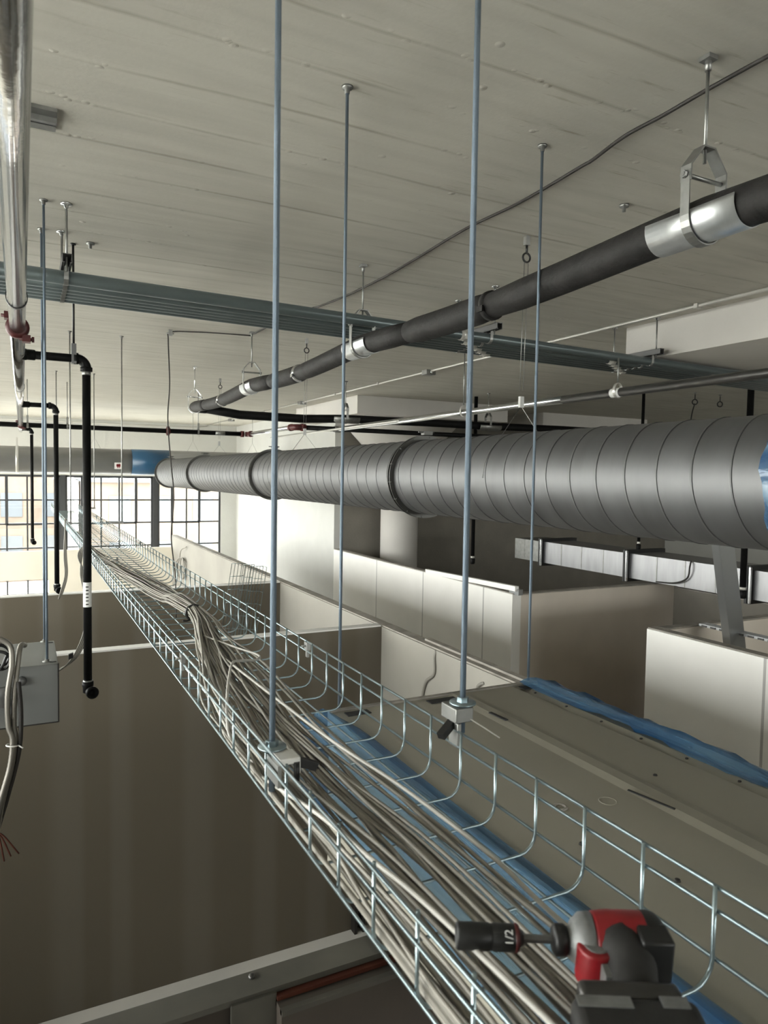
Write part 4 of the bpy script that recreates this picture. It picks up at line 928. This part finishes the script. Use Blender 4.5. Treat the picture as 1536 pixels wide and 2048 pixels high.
b = MB(); b.obox((4.87, 7.26, -1.245), (.0,-.98,.026), (.025,0,0), (0,.001,.028)); t = tag(b.build('board_offcut', 'board_white'), 'long white strip lying along the top of the white partition', 'board')
b = MB(); b.box(4.87, 4.93, 6.25, 6.42, -1.29, -1.225); tag(b.build('board_offcut', 'stud_steel'), 'short grey offcut at the near corner of the white partition top', 'board')
b = MB(); b.box(2.80, 2.85, 3.0, 4.75, -1.277, -1.262); tag(b.build('board_offcut', 'ledge'), 'thin strip lying along the long partition top by the near right rod', 'board')
# cables and offcuts on the long partition
own_cable('wall_cable', [(2.745,4.49,-1.29),(2.735,4.49,-1.35),(2.733,4.49,-1.47),(2.728,4.60,-1.56),(2.730,4.66,-1.72),(2.732,4.70,-1.95)], .012, 'cable_grey', 'grey cable curving out of the long partition, left of the near right rod')
own_cable('wall_cable', [(2.745,3.86,-1.37),(2.732,3.89,-1.385),(2.728,3.92,-1.43),(2.732,3.93,-1.60)], .012, 'cable_grey', 'short grey cable stub in the long partition, right of the near right rod')
t = thing('cable_coil', 'black cable coil hanging on the long partition behind the near left rod', 'cable', (2.70, 8.55, -1.75))
b = MB()
for k in range(4): b.ring((2.71+.004*k, 8.56+.012*k, -1.60-.008*k), (1,.25,.05*k), .155-.004*k, .010, 32, 6)
b.build('loops', 'cable_dark', t)
b = MB(); b.tube(smooth_path([(2.715,8.36,-1.30),(2.70,8.38,-1.42),(2.70,8.42,-1.55)]), .008, 6); b.build('hook', 'cable_dark', t)
t = thing('cable_coil', 'thin pale cable coil hanging far along the partition before the windows', 'cable', (2.6, 13.5, -1.9))
b = MB()
for k in range(3): b.ring((2.68, 13.6+.03*k, -1.80), (1,.2*k,0), .20, .010, 30, 6)
b.tube(smooth_path([(2.70,13.3,-1.36),(2.66,13.6,-1.45),(2.66,13.75,-1.62)]), .009, 6); b.build('loops', 'cable_grey', t)
for i, (x0, w, yt, lab) in enumerate(((2.14, .16, 8.03, 'leftmost wire mesh length leaning on the partition behind the tray'), (2.28, .12, 8.04, 'middle wire mesh length leaning on the partition behind the tray'), (2.37, .13, 8.05, 'wire mesh length nearest the black coil, leaning on the partition'))):
    b = MB(); bot = Vector((x0-.62, 7.35+.06*i, -3.88)); top = Vector((x0, yt-.01, -1.03-.02*i)); ax = top-bot; n = 20; wv = Vector((w, -.03*i, 0))
    for k in range(5): b.tube([bot + wv*(k/4), top + wv*(k/4)], .0032, 5)
    for k in range(n+1): b.tube([bot + ax*(k/n), bot + ax*(k/n) + wv], .0032, 5)
    if i == 2:
        for k in range(n+1): b.tube([bot + ax*(k/n) + wv, bot + ax*(k/n) + wv + Vector((.01,-.1,0))], .0032, 5)
        b.tube([bot + wv + Vector((.01,-.1,0)), top + wv + Vector((.01,-.1,0))], .0032, 5)
    tag(b.build('mesh_length', 'zinc'), lab, 'wire mesh', 'wire mesh lengths leaning on the partition')
for x, w_ in ((2.50, 'left'), (2.575, 'right')):
    b = MB(); b.box(x-.012, x+.012, 5.30, 5.375, -3.9, -3.0)
    tag(b.build('wall_channel', 'cable_dark'), w_ + ' of two narrow dark uprights against the banded wall seen below the tray', 'channel')

# ------------------------------------------------------------------ impact driver lying on the tray
EX = Vector((.885, -.464, -.02)).normalized(); UP = Vector((.0, -.10, 1)); UP = (UP - EX*UP.dot(EX)).normalized(); EH = EX.cross(UP)   # EH: handle direction, towards the camera
if EH.y > 0: EH = -EH
O = Vector((.533, .512, -.4685))
def L(x, h, u): return O + EX*x + EH*h + UP*u
drv = thing('impact_driver', 'red and black cordless impact driver lying on the tray', 'impact driver', tuple(O - UP*.03))
def orbox(b, x, h, u, hx, hh, hu): b.obox(L(x,h,u), EX*hx, EH*hh, UP*hu)
# motor housing
b = MB(); b.lathe(L(-.026,0,0), EX, [(0,.024),(.002,.0275),(.020,.0295),(.055,.030),(.064,.027),(.066,.020)], 28)
bevel(b.build('motor_housing', 'tool_red', drv), .0015)
b = MB(); b.lathe(L(.024,0,0), EX, [(0,.0304),(.010,.0304),(.016,.0285),(.022,.023),(.024,.015)], 28); orbox(b, .030, .020, 0, .016, .014, .028); bevel(b.build('rear_vent_cap', 'black_plastic', drv), .003)
b = MB(); b.lathe(L(-.026,0,0), -EX, [(0,.0272),(.010,.0262),(.018,.019),(.021,.0135),(.024,.0125)], 28); b.build('gear_case', 'tool_silver', drv)
b = MB(); b.lathe(L(-.050,0,0), -EX, [(0,.013),(.002,.0150),(.011,.0150),(.014,.012)], 24); b.build('chuck_collar', 'black_plastic', drv)
b = MB(); b.lathe(L(-.064,0,0), -EX, [(0,.0042),(.036,.0042)], 6, smooth=False); b.build('hex_shank', 'seam', drv)
sk = MB(); sk.lathe(L(-.094,0,0), -EX, [(0,.0065),(.006,.0105),(.009,.0128),(.030,.0130),(.031,.0122),(.034,.0122),(.035,.0130),(.066,.0130),(.068,.0115),(.060,.008)], 24); socket = sk.build('socket_bit', 'black_plastic', drv)
b = MB(); b.lathe(L(-.0985,0,0), -EX, [(0,.0122),(.002,.0134),(.003,.0134),(.005,.0126)], 24); b.build('colour_ring', 'red_paint', socket)
fc = bpy.data.curves.new('size_text', 'FONT'); fc.body = '1/2'; fc.size = .0115; fc.align_x = 'CENTER'; fc.align_y = 'CENTER'; fc.extrude = .0002
fo = bpy.data.objects.new('size_text', fc); COL.objects.link(fo)
dg = bpy.context.evaluated_depsgraph_get(); tm = bpy.data.meshes.new_from_object(fo.evaluated_get(dg)); bpy.data.objects.remove(fo)
tm.materials.clear(); tm.materials.append(M['mark_white'])
# the lettering reads along the girth, bent onto the socket's surface
fdir = (-Vector(L(-.109,0,0))).normalized(); fdir = (fdir - EX*fdir.dot(EX)).normalized(); gdir = fdir.cross(EX)
for v in tm.vertices:
    a = v.co.x/.0133; rad = .0134 + v.co.z
    p = L(-.1095,0,0) - EX*v.co.y*1.0 + (fdir*math.cos(a) + gdir*math.sin(a))*rad - O
    v.co = p + UP*.03
to = bpy.data.objects.new('size_marking', tm); COL.objects.link(to); to.parent = socket; ORG[to.name] = Vector(O)
# handle, trigger, battery
b = MB(); pts = [L(-.002,.008,0), L(.004,.028,-.001), L(.000,.055,-.004), L(-.008,.085,-.010)]
b.tube(smooth_path([tuple(p) for p in pts], 5), [.0290,.0285,.0280,.0275,.0268,.0262,.0255,.0248,.0240,.0235,.0230,.0226,.0222,.022,.022,.022], 20); b.build('handle_grip', 'rubber', drv)
b = MB(); b.lathe(L(-.026,.020,.0)-UP*.026, UP, [(0,.014),(.002,.0185),(.036,.0185),(.038,.0165)], 24); bevel(b.build('trigger_guard', 'tool_red', drv), .002)
b = MB(); b.lathe(L(-.026,.020,.0121), UP, [(0,.0125),(.0012,.012)], 18); orbox(b, -.020, .040, -.006, .006, .014, .013); bevel(b.build('trigger', 'tool_silver', drv), .001)
b = MB(); orbox(b, -.014, .082, -.008, .046, .010, .030); bevel(b.build('battery_mount', 'dark_steel', drv), .006, 3)
b = MB(); orbox(b, -.014, .112, -.014, .056, .022, .036); bevel(b.build('battery', 'rubber', drv), .009, 3)
b = MB(); orbox(b, -.042, .100, .0225, .024, .006, .0006); b.build('label_patch', 'tool_silver', drv)
b = MB(); orbox(b, .020, .098, .0225, .012, .006, .0006); b.build('label_patch', 'tool_silver', drv)
for k in range(3):
    b = MB(); orbox(b, -.048+.036*k, .135, -.014, .004, .002, .026); b.build('battery_rib', 'black_plastic', drv)
